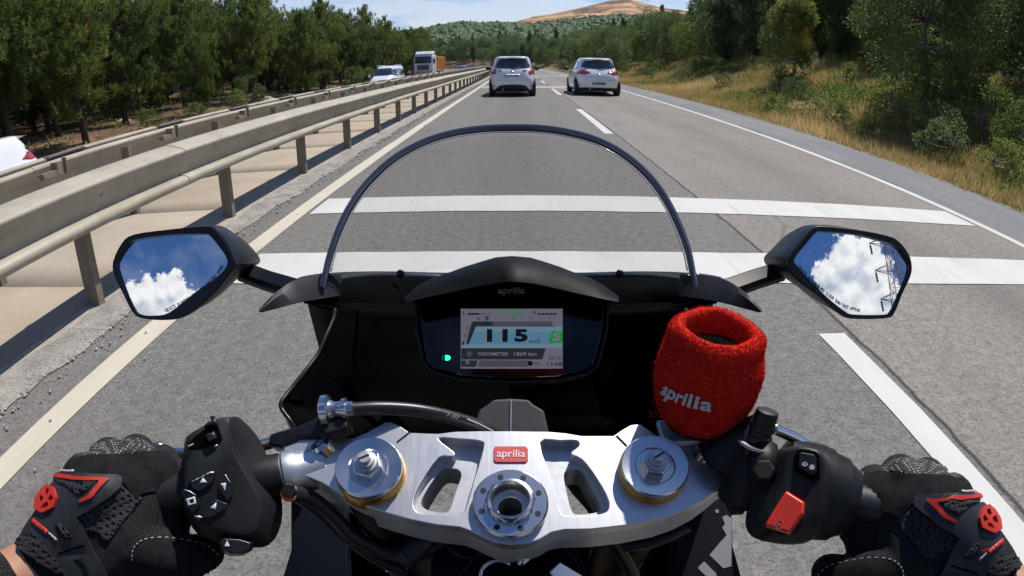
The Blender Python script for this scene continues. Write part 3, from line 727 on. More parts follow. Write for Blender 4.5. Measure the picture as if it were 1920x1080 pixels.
dpines = [pine_proto(7.5, 1.5, 11, 1.5, .06, m_pinedark), pine_proto(6.5, 1.4, 12, 1.6, .08, m_pinedark)]
broads = [broad_proto(5.5, 2.3, 21, 7000, .17, m_leafd), broad_proto(4.8, 2.2, 22, 6500, .17, m_leafm), broad_proto(6.2, 2.4, 23, 7500, .18, m_leafd, .08)]
# the first line of pines along the opposite carriageway, read one by one
front = [(-18.6, 21.6, 1.0, 4, 'pine with a dark trunk bending right, first tree beyond the rear of the white car'),
         (-19.6, 17.6, .98, 0, 'pine with a straight slim trunk standing left of the bent-trunk pine'),
         (-18.2, 13.2, 1.05, 1, 'tall dark pine at the very left edge of the view'),
         (-21.4, 28.5, 1.0, 2, 'broad low-crowned pine shading the bare patch of soil'),
         (-22.5, 37.0, 1.05, 1, 'pine with a leaning trunk standing on a small mound'),
         (-18.0, 31.5, .62, 3, 'small bushy pine at the edge of the opposite road'),
         (-19.0, 41.5, .95, 0, 'pine behind the shrubs midway along the left wood'),
         (-17.6, 47.0, .90, 3, 'dense pine with branches down to the ground midway along the left wood'),
         (-17.8, 53.5, .95, 2, 'wide pine in the front row left of the white van'),
         (-16.9, 60.0, .92, 0, 'pointed pine directly behind the white van'),
         (-16.8, 67.5, .90, 3, 'bushy pine between the white van and the truck'),
         (-16.8, 75.0, .90, 2, 'pine just left of the truck cab'),
         (-17.0, 84.0, .92, 1, 'pine behind the truck cab')]
taken = []
for x, y, sc, k, lab in front:
    plant_tree(pines[k], 'pine_tree', x, y, sc*(1.16 if y < 50 else 1.08), rd.uniform(0, 6.28), lab, 'pine tree', 'pines of the left wood'); taken.append((x, y))
n = 0
for row in range(9):
    off0 = -18.2-row*3.5
    s = (-16 if row < 6 else 3)+row*1.2
    while s < 124:
        s += rd.uniform(2.9, 4.6)*(1 if row < 4 else 1.25)
        o_ = off0+rd.uniform(-1.3, 1.3); P = rp(s, o_+.0); x, y = P.x, P.y
        if y > 62: x = max(x, x) 
        if min(math.hypot(x-a, y-b) for a, b in taken) < 2.7: continue
        if row < 2 and s < 44 and rd.random() < (.62 if row == 0 else .3): continue
        if math.degrees(math.atan2(-x, y)) > (132 if row < 6 else 58) or (s < 6 and rd.random() < .35): continue
        taken.append((x, y)); n += 1
        lab = ['pine in the second line of the left wood, half hidden by the front trees', 'pine deep inside the left wood showing only its crown'][0 if row < 2 else 1]
        plant_tree(pines[rd.choice((0, 1, 2, 3, 3, 4) if row < 2 else (0, 1, 2, 3, 3, 3))], 'pine_tree', x, y, rd.uniform(.88, 1.12)*(1.24 if s < 48 else 1.12 if s < 62 else 1.03)*(1 if row < 5 else 1.08), rd.uniform(0, 6.28), lab, 'pine tree', 'pines of the left wood', squ=rd.uniform(.9, 1.1))
print('pines', n)
# small shrubs and saplings at the edge of the left wood
sap = [broad_proto(1.2, .7, 31, 1500, .09, m_leafm, .05, nb=12), broad_proto(1.6, .9, 32, 1800, .10, m_leafd, .05, nb=14)]
for i, (x, y, sc, lab) in enumerate([(-16.6, 33.5, 1.0, 'green shrub at the foot of the pines behind the guard rails'), (-17.2, 36.5, 1.2, 'second green shrub at the foot of the pines, nearer the truck'),
    (-16, 27, .8, 'low sapling growing beside the bare patch of soil'), (-15.8, 57.0, 1.7, 'bright green bush left of the white van'), (-15.6, 63.5, 1.5, 'bright green bush behind the roof of the white van'),
    (-15.8, 70.5, 1.4, 'bright green bush between van and truck'), (-16.4, 23.5, .9, 'wispy shrub beside the bent pine trunk')]):
    plant_tree(sap[i % 2] if i not in (3, 4, 5) else sap[0], 'shrub', x, y, sc, i, lab, 'shrub', 'shrubs at the edge of the left wood')

# right-hand bank: single trees that stand out
big = broad_proto(4.9, 1.85, 41, 42000, .085, m_leafd, .0, nb=60); plant_tree(big, 'broadleaf_tree', 10.6, 13.6, 1.0, .4, 'big rounded dark tree with glossy leaves down to the ground on the right bank', 'tree')
yel = broad_proto(3.3, 1.15, 42, 9000, .09, m_leafm, .0, nb=30)
g = plant_tree(yel, 'broadleaf_tree', 11.2, 23.6, 1.0, 1.1, 'small tree with yellowing top on the right bank', 'tree')
ytop = broad_proto(3.55, .95, 43, 9000, .085, m_leafy, .38, nb=26); link('yellow_top', ytop[1], None, g)
for i, (x, y, sc, k, lab) in enumerate([(15.2, 22.0, .80, 1, 'light green tree left of the big dark tree'), (17.5, 21, .9, 2, 'dark leafy tree behind the light green one'),
    (14.6, 12.4, .95, 2, 'dark leafy tree right of the big rounded tree'), (13.2, 9.2, .62, 1, 'bright green bushy tree at the right edge'), (17.2, 13.6, 1.25, 0, 'tall leafy tree at the far right edge')]):
    plant_tree(broads[k], 'broadleaf_tree', x, y, sc, i*1.3, lab, 'tree')
dp = [(13.0, 32.5, 1.0, 'dark dense pine left of the yellowing tree'), (15.2, 31.5, 1.1, 'taller dark pine behind the yellowing tree'), (12.6, 36.5, .95, 'dark pine at the top of the bank, left of the other dark pines'), (15.8, 27.5, 1.05, 'dark pine between the yellowing tree and the light green tree'), (18.6, 25.5, 1.15, 'dark pine standing behind the light green tree')]
for i, (x, y, sc, lab) in enumerate(dp): plant_tree(dpines[i % 2], 'pine_tree', x, y, sc, i*2.1, lab, 'pine tree', 'dark pines on the right bank')
# wood behind the bank and along the road further on
m_ = 0
for row in range(5):
    s = 8
    while s < 178:
        s += rd.uniform(2.6, 4.4)+(.8 if s > 60 else 0)
        o_ = (17.5 if s < 38 else 13.2 if s < 60 else 10.8)+row*3.4+rd.uniform(-1.2, 1.2); P = rp(s, o_)
        if min(math.hypot(P.x-a, P.y-b) for a, b in taken) < 2.4: continue
        if math.degrees(math.atan2(P.x, P.y)) > 60: continue
        taken.append((P.x, P.y)); sc = rd.uniform(.7, 1.05)*(.86 if s > 45 else 1.0)*(1+.06*row); m_ += 1
        if rd.random() < .22: plant_tree(dpines[rd.randrange(2)], 'pine_tree', P.x, P.y, sc*.92, s, 'pine among the leafy trees of the right-hand wood', 'pine tree', 'pines of the right-hand wood')
        else: plant_tree(broads[rd.randrange(3)], 'broadleaf_tree', P.x, P.y, sc, s, 'leafy tree of the wood behind the right bank', 'tree', 'leafy trees of the right-hand wood')
print('right trees', m_)
# trees inside the bend and at the foot of the hill
for i in range(110):
    az = R(rd.uniform(-24, 9)); r_ = rd.uniform(128, 250); x, y = math.sin(az)*r_, math.cos(az)*r_
    o_, s_, d_ = road_off(np.array([x]), np.array([y]))
    if -18 < o_[0] < 12 and d_[0] < 25: continue
    plant_tree(broads[rd.randrange(3)] if rd.random() < .6 else dpines[0], 'broadleaf_tree' if 0 else 'hill_foot_tree', x, y, rd.uniform(.9, 1.3), i, 'tree at the foot of the wooded hill beyond the bend', 'tree', 'trees at the foot of the hill')
# canopy of the wooded hill: one mass nobody could count
def canopy():
    bm = bmesh.new(); bmesh.ops.create_icosphere(bm, subdivisions=2, radius=1); sv = np.array([v.co[:] for v in bm.verts]); sf = np.array([[v.index for v in f.verts] for f in bm.faces]); bm.free()
    r2 = np.random.default_rng(3); n = 15000; rr = np.sqrt(r2.uniform(215**2, 690**2, n)); aa = np.radians(r2.uniform(-26, 34, n)); x = np.sin(aa)*rr; y = np.cos(aa)*rr
    o_, s_, d_ = road_off(x, y); k = d_ > 24; x = x[k]; y = y[k]; rr = rr[k]; z = height(x, y); n = len(x)
    sz = r2.uniform(1.3, 2.9, n)*(1+.25*(rr > 450)); V = []; F = []; T = []; b = 0
    L_ = sv[None]*(1+.30*r2.normal(size=(n, len(sv)))[:, :, None])*sz[:, None, None]*np.array([1, 1, 1.05])[None, None]
    L_ += np.stack([x, y, z+sz*.45], 1)[:, None]; V = L_.reshape(-1, 3); F = (sf[None]+(np.arange(n)*len(sv))[:, None, None]).reshape(-1, 3)
    T = np.repeat(np.clip(r2.normal(.42, .24, n)+.25*fbm(x, y, 70, 2, 4), 0, 1), len(sv))+r2.normal(0, .10, n*len(sv)); T = np.clip(T, 0, 1)
    # loose leaf clumps breaking the outline of each crown
    q = 16; d = r2.normal(size=(n*q, 3)); d /= np.linalg.norm(d, axis=1)[:, None]; d[:, 2] = np.abs(d[:, 2])*.9-.1; C = np.repeat(np.stack([x, y, z+sz*.45], 1), q, 0)+d*np.repeat(sz, q)[:, None]*r2.uniform(.9, 1.2, (n*q, 1))
    e1 = r2.normal(size=(n*q, 3)); e2 = r2.normal(size=(n*q, 3)); w = r2.uniform(.25, .6, (n*q, 1)); TV = np.stack([C+e1*w, C+e2*w, C-(e1+e2)*w*.6], 1).reshape(-1, 3)
    F2 = np.arange(len(TV)).reshape(-1, 3)+len(V); T2 = np.repeat(np.clip(np.repeat(T.reshape(n, -1)[:, 0], q)+r2.normal(0, .22, n*q), 0, 1), 3)
    me = tonemesh('wooded_hill_canopy', np.concatenate([V, TV]), np.concatenate([F, F2]), np.concatenate([T, T2])); return me
m_can = leafmat('canopy_leaves', (.026, .064, .014), (.085, .145, .032), None, .15, .7); o = link('hill_forest', canopy(), m_can); tag(o, kind='stuff')
o['label'] = 'dense green forest covering the hill beyond the bend'; o['category'] = 'forest'

# grass and weeds on the right bank, weeds on the left
m_grass = leafmat('dry_grass', (.24, .22, .06), (.56, .42, .19), (.68, .52, .26), .45, .7); m_weed = leafmat('green_weeds', (.08, .13, .025), (.20, .24, .06), None, .4, .6)
def tufts(name, n, s_rng, o_rng, hgt, m, per=9, seed=1, pw=1.6, width=.012, label=None, wild=.5, keep=None):
    r2 = np.random.default_rng(seed); s = s_rng[0]+(s_rng[1]-s_rng[0])*r2.random(n)**pw; o_ = r2.uniform(*o_rng, n)
    P = np.array([rp(a, b)[:] for a, b in zip(s, o_)]); z = height(P[:, 0], P[:, 1]); 
    cl = fbm(P[:, 0], P[:, 1], 3.5, 3, seed+20); k = cl > (-.35 if keep is None else keep); P = P[k]; z = z[k]; cl = cl[k]; s = s[k]; n = len(P)
    C = np.repeat(np.stack([P[:, 0], P[:, 1], z-.03], 1), per, 0); C[:, :2] += r2.normal(0, .05, (len(C), 2))*(1+np.repeat(s, per)/30)[:, None]
    d = r2.normal(0, wild, (len(C), 3)); d[:, 2] = 1; d /= np.linalg.norm(d, axis=1)[:, None]
    L_ = r2.uniform(.45, 1.2, len(C))*hgt*np.repeat(.7+.8*np.clip(cl+.3, 0, 1), per); tone = np.clip(np.repeat(.45+.9*cl+r2.normal(0, .15, n), per)+r2.normal(0, .15, len(C)), 0, 1)
    V, F, T = blades(C, d, L_, width*(1+np.repeat(s, per)/22), tone); o = link(name, tonemesh(name, V, F, T), m); o['kind'] = 'stuff'
    if label: o['label'] = label
    return o
tufts('roadside_grass', 36000, (4, 90), (6.65, 13), .28, m_grass, 9, 1, 1.5, label='dry grass covering the right-hand bank')
tufts('bank_grass', 9000, (6, 60), (12, 22), .40, m_grass, 9, 2, 1.3)
tufts('verge_grass', 9000, (3, 80), (6.55, 7.3), .13, m_grass, 8, 5, 1.6)
def weeds(name, n, s_rng, o_rng, m, seed, size, keep=.0, pw=1.4, hgt=.35):
    r2 = np.random.default_rng(seed); s = s_rng[0]+(s_rng[1]-s_rng[0])*r2.random(n)**pw; o_ = r2.uniform(*o_rng, n); P = np.array([rp(a, b)[:] for a, b in zip(s, o_)])
    cl = fbm(P[:, 0], P[:, 1], 2.6, 3, seed+40); k = cl > keep; P = P[k]; cl = cl[k]; z = height(P[:, 0], P[:, 1])+r2.random(len(P))**1.3*hgt*(.4+2.2*(cl-keep)); d = r2.normal(size=(len(P), 3)); d[:, 2] = np.abs(d[:, 2])+.3; d /= np.linalg.norm(d, axis=1)[:, None]
    V, F, T = leaves(np.stack([P[:, 0], P[:, 1], z], 1), d, size*r2.uniform(.6, 1.4, len(P)), np.clip(.4+cl+r2.normal(0, .2, len(P)), 0, 1)); o = link(name, tonemesh(name, V, F, T), m); o['kind'] = 'stuff'; return o
weeds('weeds', 40000, (4, 70), (6.9, 14.5), m_weed, 3, .085, .10)
weeds('bramble_mat', 60000, (5, 45), (9, 17), m_leafm, 4, .09, .12, hgt=.7)
weeds('wood_floor_weeds', 26000, (8, 90), (-40, -14.6), m_weed, 6, .13, .10, hgt=.4)
def litter():
    r2 = np.random.default_rng(9); n = 26000; s = 6+80*r2.random(n)**1.4; o_ = r2.uniform(-45, -14.2, n); P = np.array([rp(a, b)[:] for a, b in zip(s, o_)]); z = height(P[:, 0], P[:, 1]); d = r2.normal(size=(n, 3)); d[:, 2] = np.abs(d[:, 2])*.35; d /= np.linalg.norm(d, axis=1)[:, None]
    V, F, T = blades(np.stack([P[:, 0], P[:, 1], z-.01], 1), d, r2.uniform(.15, .6, n), .03, r2.random(n)); o = link('brushwood', tonemesh('brushwood', V, F, T), leafmat('dry_twigs', (.10, .06, .035), (.32, .26, .19), None, .0)); o['kind'] = 'stuff'
litter()
# low bushes scattered on the bank, each its own plant
bushes = [broad_proto(.8, .55, 51, 1600, .06, m_leafm, .02, nb=12), broad_proto(.9, .6, 52, 1500, .06, m_leafd, .02, nb=12)]
bl = [(7.9, 9.3, .9), (8.5, 10.5, 1.1), (8.2, 8.0, .75), (7.6, 11.6, .7), (9.6, 8.6, 1.2), (9.9, 10.2, 1.3), (8.9, 12.6, 1.0), (8.2, 14.2, .7), (10.9, 8.0, 1.5), (8.0, 18, .6), (9.5, 19.5, .8), (11.8, 20.0, 1.0), (12.5, 17.6, 1.1), (9.0, 26, .8), (10.4, 30, 1.1), (9.4, 34, .9), (11.0, 38, 1.3), (9.2, 42, 1.0), (10.5, 47, 1.5), (9.3, 52, 1.3), (8.6, 58, 1.2), (10.4, 62, 1.6), (9.0, 68, 1.5), (8.5, 76, 1.5), (8.6, 85, 1.7), (7.9, 95, 1.8), (8, 104, 1.8)]
ORD = ['nearest', 'second', 'third', 'fourth', 'fifth', 'sixth', 'seventh', 'eighth', 'ninth', 'tenth', 'eleventh', 'twelfth', 'thirteenth', 'fourteenth', 'fifteenth', 'sixteenth', 'seventeenth', 'eighteenth', 'nineteenth', 'twentieth', 'twenty-first', 'twenty-second', 'twenty-third', 'twenty-fourth', 'twenty-fifth', 'twenty-sixth', 'farthest']
bl.sort(key=lambda q: q[1])
for i, (x, y, sc) in enumerate(bl):
    plant_tree(bushes[i % 2], 'bush', x+rp(y, 0).x, y, sc, i*1.7, '%s low green bush in the dry grass, counting along the right bank from the nearest' % ORD[i] if 0 < i < 26 else '%s low green bush in the dry grass of the right bank' % ORD[i], 'bush', 'low bushes on the right bank')
# pale stones lying under the left pines
stone = MB(); 
bm = bmesh.new(); bmesh.ops.create_icosphere(bm, subdivisions=2, radius=.5)
for v in bm.verts: v.co *= 1+.25*mnoise.noise(v.co*3); v.co.z *= .55
sme = bpy.data.meshes.new('stone'); bm.to_mesh(sme); bm.free(); sme.materials.append(grainy('pale_stone', (.36, .31, .25), .95, .2, 9, .5, dist=.02))
for i in range(16):
    s = rd.uniform(16, 50); x = -rd.uniform(15.5, 24); o = link('stone', sme, None); z = float(height(np.array([x]), np.array([s]))[0]); o.location = (x, s, z); o.scale = [rd.uniform(.3, 1.1)]*3; o.rotation_euler.z = rd.uniform(0, 6)
    tag(o, 'pale stone lying on the bare soil under the left pines', 'stone', 'stones under the left pines')
# ================================================================== VEHICLES
def carpaint(name, col, rough=.25): 
    m = mat(name, col, rough, 0, .5, coat=.8); return m
m_cwhite = carpaint('white_car_paint', (.82, .83, .85)); m_cblue = carpaint('blue_grey_car_paint', (.10, .15, .22)); m_cred = carpaint('red_car_paint', (.30, .02, .02))
m_cglass = mat('car_window_glass', (.012, .016, .018), .05, spec=.9, coat=1.0); m_trim = mat('black_trim', (.018, .018, .019), .55); m_tyre = grainy('tyre_rubber', (.022, .022, .022), .85, .3, 20, .2)
m_rim = mat('alloy', (.42, .43, .44), .3, .8); m_tail = mat('tail_lamp_red', (.42, .012, .016), .15, spec=.6, coat=1); m_head = mat('headlamp_glass', (.62, .64, .66), .12, spec=.8, coat=1)
m_amber = mat('amber_lamp', (.5, .18, .03), .3); m_pw = mat('number_plate_white', (.62, .63, .62), .5); m_pb = mat('number_plate_blue', (.01, .05, .35), .5); m_ink = mat('plate_ink', (.02, .02, .02), .5); m_chrome = mat('chrome', (.65, .66, .67), .15, 1)
m_orange = grainy('orange_tipper_paint', (.62, .23, .035), .5, .2, 5, .1); m_silver = mat('silver_panel', (.40, .41, .42), .35, .3)
def ring_body(levels, L_, n=44, pw=4.2):
    """horizontal rings: (z, rear y, front y, half width rear, half width mid, half width front); rounded-rectangle plan"""
    rings = []
    for z, yr, yf, wr, wm, wf in levels:
        r_ = []
        for k in range(n):
            a = 2*math.pi*k/n; cx, sx = math.cos(a), math.sin(a); u = abs(cx)**(2/pw)*(1 if cx > 0 else -1); v = abs(sx)**(2/pw)*(1 if sx > 0 else -1)
            yy = (yr+yf)/2+v*(yf-yr)/2; q = (yy-yr)/(yf-yr) if yf > yr else .5
            w = (wr*(1-q*2)+wm*q*2) if q < .5 else (wm*(2-q*2)+wf*(q*2-1)); r_.append(Vector((u*w, yy, z)))
        rings.append(r_)
    return rings
def interp_levels(lv, n):
    """smooth the list of levels along z with a spline"""
    A = [Vector((l[0], l[1], l[2])) for l in lv]; B = [Vector((l[3], l[4], l[5])) for l in lv]
    a = spline(A, n); b = spline(B, n); return [(p.x, p.y, p.z, q.x, q.y, q.z) for p, q in zip(a, b)]
def wheel(parent, x, y, r_=.31, w=.2, side=1, spokes=5):
    g = MB(); g.lathe((x-side*w, y, r_), (side, 0, 0), [(0, r_*.6), (0, r_*.95), (.02, r_), (w-.02, r_), (w, r_*.95), (w, r_*.68), (w-.03, r_*.66), (w-.03, .02)], 28)
    t_ = g.build('wheel', m_tyre, parent, auto=30)
    m_ = MB(); m_.lathe((x-side*.012, y, r_), (side, 0, 0), [(-.02, r_*.66), (.0, r_*.66), (.0, r_*.60), (-.03, r_*.58), (-.03, .0)], 28)
    for k in range(spokes):
        a = 2*math.pi*k/spokes; c = Vector((x-side*.005, y+math.cos(a)*r_*.33, r_+math.sin(a)*r_*.33)); m_.box(c, (.02, r_*.58, r_*.14), Matrix.Rotation(a, 3, 'X'))
    m_.lathe((x-side*.01, y, r_), (side, 0, 0), [(0, r_*.16), (.014, r_*.14), (.014, 0)], 14)
    m_.build('rim', m_rim, t_, auto=30)
def hatchback(label, loc, rz, paint, style):
    g = empty('parked_car' if 0 else 'car', loc, label, 'car', None, rz)
    H, Wd, L_ = style['H'], style['W']/2, style['L']; T = style
    lv = [(.17, .22, L_-.30, Wd*.80, Wd*.92, Wd*.78), (.26, .07, L_-.12, Wd*.90, Wd*.98, Wd*.88), (.42, .01, L_-.02, Wd*.955, Wd, Wd*.93), (.60, .0, L_, Wd*.965, Wd, Wd*.94), (.74, .045, L_-.06, Wd*.955, Wd*.995, Wd*.90), (.86, T['r86'], L_-.28, Wd*.925, Wd*.985, Wd*.84),
          (.95, T['r95'], L_-.92, Wd*.87, Wd*.955, Wd*.80), (1.02, T['r95']+.06, L_-1.12, Wd*.82, Wd*.915, Wd*.78), (H-.26, T['r95']+.23, L_-1.48, Wd*.745, Wd*.825, Wd*.70), (H-.10, T['r95']+.36, L_-1.82, Wd*.68, Wd*.745, Wd*.64), (H-.035, T['r95']+.40, L_-2.0, Wd*.62, Wd*.68, Wd*.58), (H-.005, T['r95']+.56, L_-2.3, Wd*.50, Wd*.54, Wd*.48), (H, T['r95']+.85, L_-2.6, Wd*.3, Wd*.3, Wd*.3)]
    lv = interp_levels(lv, 4); mb = MB(); mb.loft(ring_body(lv, L_, 72, 4.6))
    body = mb.build('body', paint, g, auto=60); 
    b = BVHTree.FromPolygons([Vector(v) for v in mb.v], [tuple(f) for f in mb.f])
    rear = lambda u, v: (Vector((u, -3, v)), Vector((0, 1, 0))); frnt = lambda u, v: (Vector((u, L_+3, v)), Vector((0, -1, 0)))
    lft = lambda u, v: (Vector((-3, u, v)), Vector((1, 0, 0))); rgt = lambda u, v: (Vector((3, u, v)), Vector((-1, 0, 0)))
    D = lambda nm, poly, f, m_, off=.006, th=.012, st=.06, par=g: drape(nm, poly, b, off, th, m_, par, st, f)
    mir = lambda P: [(-x, z) for x, z in P]
    w = Wd
    D('rear_window', T['rw'], rear, m_cglass); 
    for s_ in (-1, 1):
        D('tail_light', [(s_*x, z) for x, z in T['tl']], rear, m_tail, .012, .03, .05)
        D('tail_light_side', [(y, z) for y, z in T['tls']], lft if s_ < 0 else rgt, m_tail, .012, .03, .05)
        D('bumper_reflector', [(s_*x, z) for x, z in T['refl']], rear, m_tail, .01, .02, .05)
        f = lft if s_ < 0 else rgt
        yr = T['r95']
        if not T.get('noq'): D('side_window', [(yr+.62, 1.0), (yr+.80, H-.20), (yr+1.15, H-.14), (yr+1.42, H-.13), (yr+1.42, .985)], f, m_cglass, .006, .012, .1)
        D('side_window', [(yr+1.50, .985), (yr+1.50, H-.13), (yr+1.95, H-.15), (L_-1.62, H-.28), (L_-1.28, .985)], f, m_cglass, .006, .012, .1)
        D('door_seam', [(yr+1.45, .35), (yr+1.46, .35), (yr+1.46, .97), (yr+1.45, .97)], f, m_trim, .003, .004, .1)
        D('door_handle', [(yr+1.18, .82), (yr+1.38, .82), (yr+1.38, .855), (yr+1.18, .855)], f, paint, .022, .02, .1)
        D('sill', [(.95, .17), (L_-.95, .17), (L_-.95, .27), (.95, .27)], f, m_trim, .004, .01, .12)
        for yy in (.68, L_-.80):
            wheel(g, s_*(w-.02), yy, .315, .215, s_)
            arch = [(yy+math.cos(a)*.37, .315+math.sin(a)*.37) for a in np.linspace(0, math.pi, 14)]+[(yy-.37, .17), (yy+.37, .17)]
            D('wheel_arch', arch, f, m_trim, .003, .012, .12)
        # door mirror
        mm = MB(); mm.lathe((s_*(w+.02), L_-1.42, 1.0), (s_, .0, .05), [(-.06, .03), (0, .075), (.09, .085), (.14, .07), (.165, .01)], 14)
        mm.v = [(v[0], (v[1]-(L_-1.42))*.7+(L_-1.42), v[2]) for v in mm.v]; mm.build('door_mirror', paint if not T.get('mblack') else m_trim, g, smooth=True)
    D('rear_bumper_insert', T['ins'], rear, m_trim, .008, .02, .05)
    D('tailgate_seam', [(-.56, .60), (.56, .60), (.56, .607), (-.56, .607)], rear, m_trim, .003, .004, .08)
    D('number_plate', [(-.26, T['pz']), (.26, T['pz']), (.26, T['pz']+.115), (-.26, T['pz']+.115)], rear, m_pw, .016, .006, .1)
    D('number_plate_band', [(-.26, T['pz']), (-.215, T['pz']), (-.215, T['pz']+.115), (-.26, T['pz']+.115)], rear, m_pb, .018, .004, .1)
    h_ = b.ray_cast(Vector((0, -3, T['pz']+.058)), Vector((0, 1, 0)))[0]
    put_text('plate_number', T['num'], (.02, h_.y-.024, T['pz']+.058), (1, 0, 0), (0, 0, 1), .1, m_ink, g, .001, fit=(.40, .075), bold=.01)
    # spoiler over the window, wiper, exhaust, badge
    sp = MB(); zt = H-.045; sp.loft([[Vector((x, T['r95']+.27+.02*abs(x)/w+0*x, zt-.012)), Vector((x, T['r95']+.56, zt+.008-.05*(x/w)**2*2)), Vector((x, T['r95']+.56, zt+.030-.05*(x/w)**2*2)), Vector((x, T['r95']+.30, zt+.020-.06*(x/w)**2*2))] for x in np.linspace(-w*.62, w*.62, 13)]); sp.build('spoiler', paint, g, auto=40)
    D('brake_light', [(-.14, H-.10), (.14, H-.10), (.14, H-.085), (-.14, H-.085)], rear, m_tail, .008, .01, .1)
    D('wiper', [(-.02, .985), (.30, 1.06), (.30, 1.072), (-.02, 1.005)], rear, m_trim, .02, .01, .08)
    D('badge', [(math.cos(a)*.045, T['bz']+math.sin(a)*.03) for a in np.linspace(0, 6.28, 14)[:-1]], rear, m_chrome, .012, .01, .1)
    e_ = MB(); e_.tube([(-.34, .02, .26), (-.34, .35, .26)], .028, 12); e_.build('exhaust', m_chrome, g, smooth=True)
    un = MB(); un.box((0, L_/2, .22), (w*1.5, L_-.9, .12)); un.build('underbody', m_trim, g)
    # front
    D('windscreen', [(-w*.70, 1.0), (w*.70, 1.0), (w*.60, H-.12), (-w*.60, H-.12)], frnt, m_cglass, .006, .012, .08)
    D('grille', [(-.5, .30), (.5, .30), (.58, .48), (-.58, .48)], frnt, m_trim, .006, .02, .08)
    for s_ in (-1, 1): D('headlight', [(s_*.42, .62), (s_*.80, .66), (s_*.78, .78), (s_*.5, .70)], frnt, m_head, .01, .02, .06)
    ant = MB(); ant.tube([(0, T['r95']+.75, H-.01), (0, T['r95']+.55, H+.16)], .006, 6); ant.build('aerial', m_trim, g)
    return g
w = .86
st1 = dict(H=1.47, W=1.72, L=3.95, r86=.10, r95=.16, rw=[(-.60, 1.045), (-.50, 1.02), (0, 1.005), (.50, 1.02), (.60, 1.045), (.64, 1.12), (.545, 1.345), (.30, 1.375), (0, 1.38), (-.30, 1.375), (-.545, 1.345), (-.64, 1.12)],
    tl=[(.74, .80), (.60, .81), (.565, .87), (.64, 1.06), (.66, 1.16), (.69, 1.09), (.76, .98), (.785, .86)], tls=[(.10, .88), (.20, .93), (.33, 1.06), (.27, 1.07), (.16, .98)],
    refl=[(.62, .385), (.80, .40), (.80, .43), (.62, .42)], ins=[(-.66, .19), (.66, .19), (.58, .30), (.45, .41), (.20, .44), (-.20, .44), (-.45, .41), (-.58, .30)], pz=.70, num='34 RA 6420', bz=.90, mblack=True)
st2 = dict(H=1.46, W=1.80, L=4.35, r86=.12, r95=.20, rw=[(-.56, 1.06), (-.3, 1.03), (0, 1.02), (.3, 1.03), (.56, 1.06), (.69, 1.13), (.62, 1.24), (.50, 1.335), (0, 1.36), (-.50, 1.335), (-.62, 1.24), (-.69, 1.13)],
    tl=[(.80, .81), (.62, .81), (.33, .90), (.36, .935), (.62, .945), (.78, .95), (.81, .90)], tls=[(.14, .80), (.34, .86), (.40, .97), (.26, .965), (.12, .93)],
    refl=[(.66, .40), (.80, .405), (.80, .42), (.66, .415)], ins=[(-.74, .20), (.74, .20), (.74, .29), (.60, .32), (-.60, .32), (-.74, .29)], pz=.42, num='34 LBC 07', bz=.80, mblack=True)
hatchback('white small hatchback with red upright tail lights driving ahead in the left lane', (-.22, 21.55, 0), R(.5), m_cwhite, st1)
hatchback('white wider hatchback with slim red tail lights in the right lane', (3.02, 22.75, 0), R(.8), m_cwhite, st2)
hatchback('red car far ahead, mostly hidden by the small white hatchback', (rp(74, -.75).x, 74, 0), heading(74), m_cred, dict(st1))
# white car passing on the far left: its tail sticks out above the guard rail
g = hatchback('white car on the opposite road at the left edge, only its tail showing', (-8.75, 8.35, -.56), math.pi, m_cwhite, dict(st2, W=1.82, H=1.50, tls=[(.30, 1.03), (.34, 1.12), (.45, 1.19), (.70, 1.15), (.88, 1.08), (.6, 1.03)], noq=1))
hatchback('blue-grey car following behind the truck on the opposite road', (rp(100, -8.3).x, 100+2, -.56), heading(100)+math.pi, m_cblue, dict(st2))

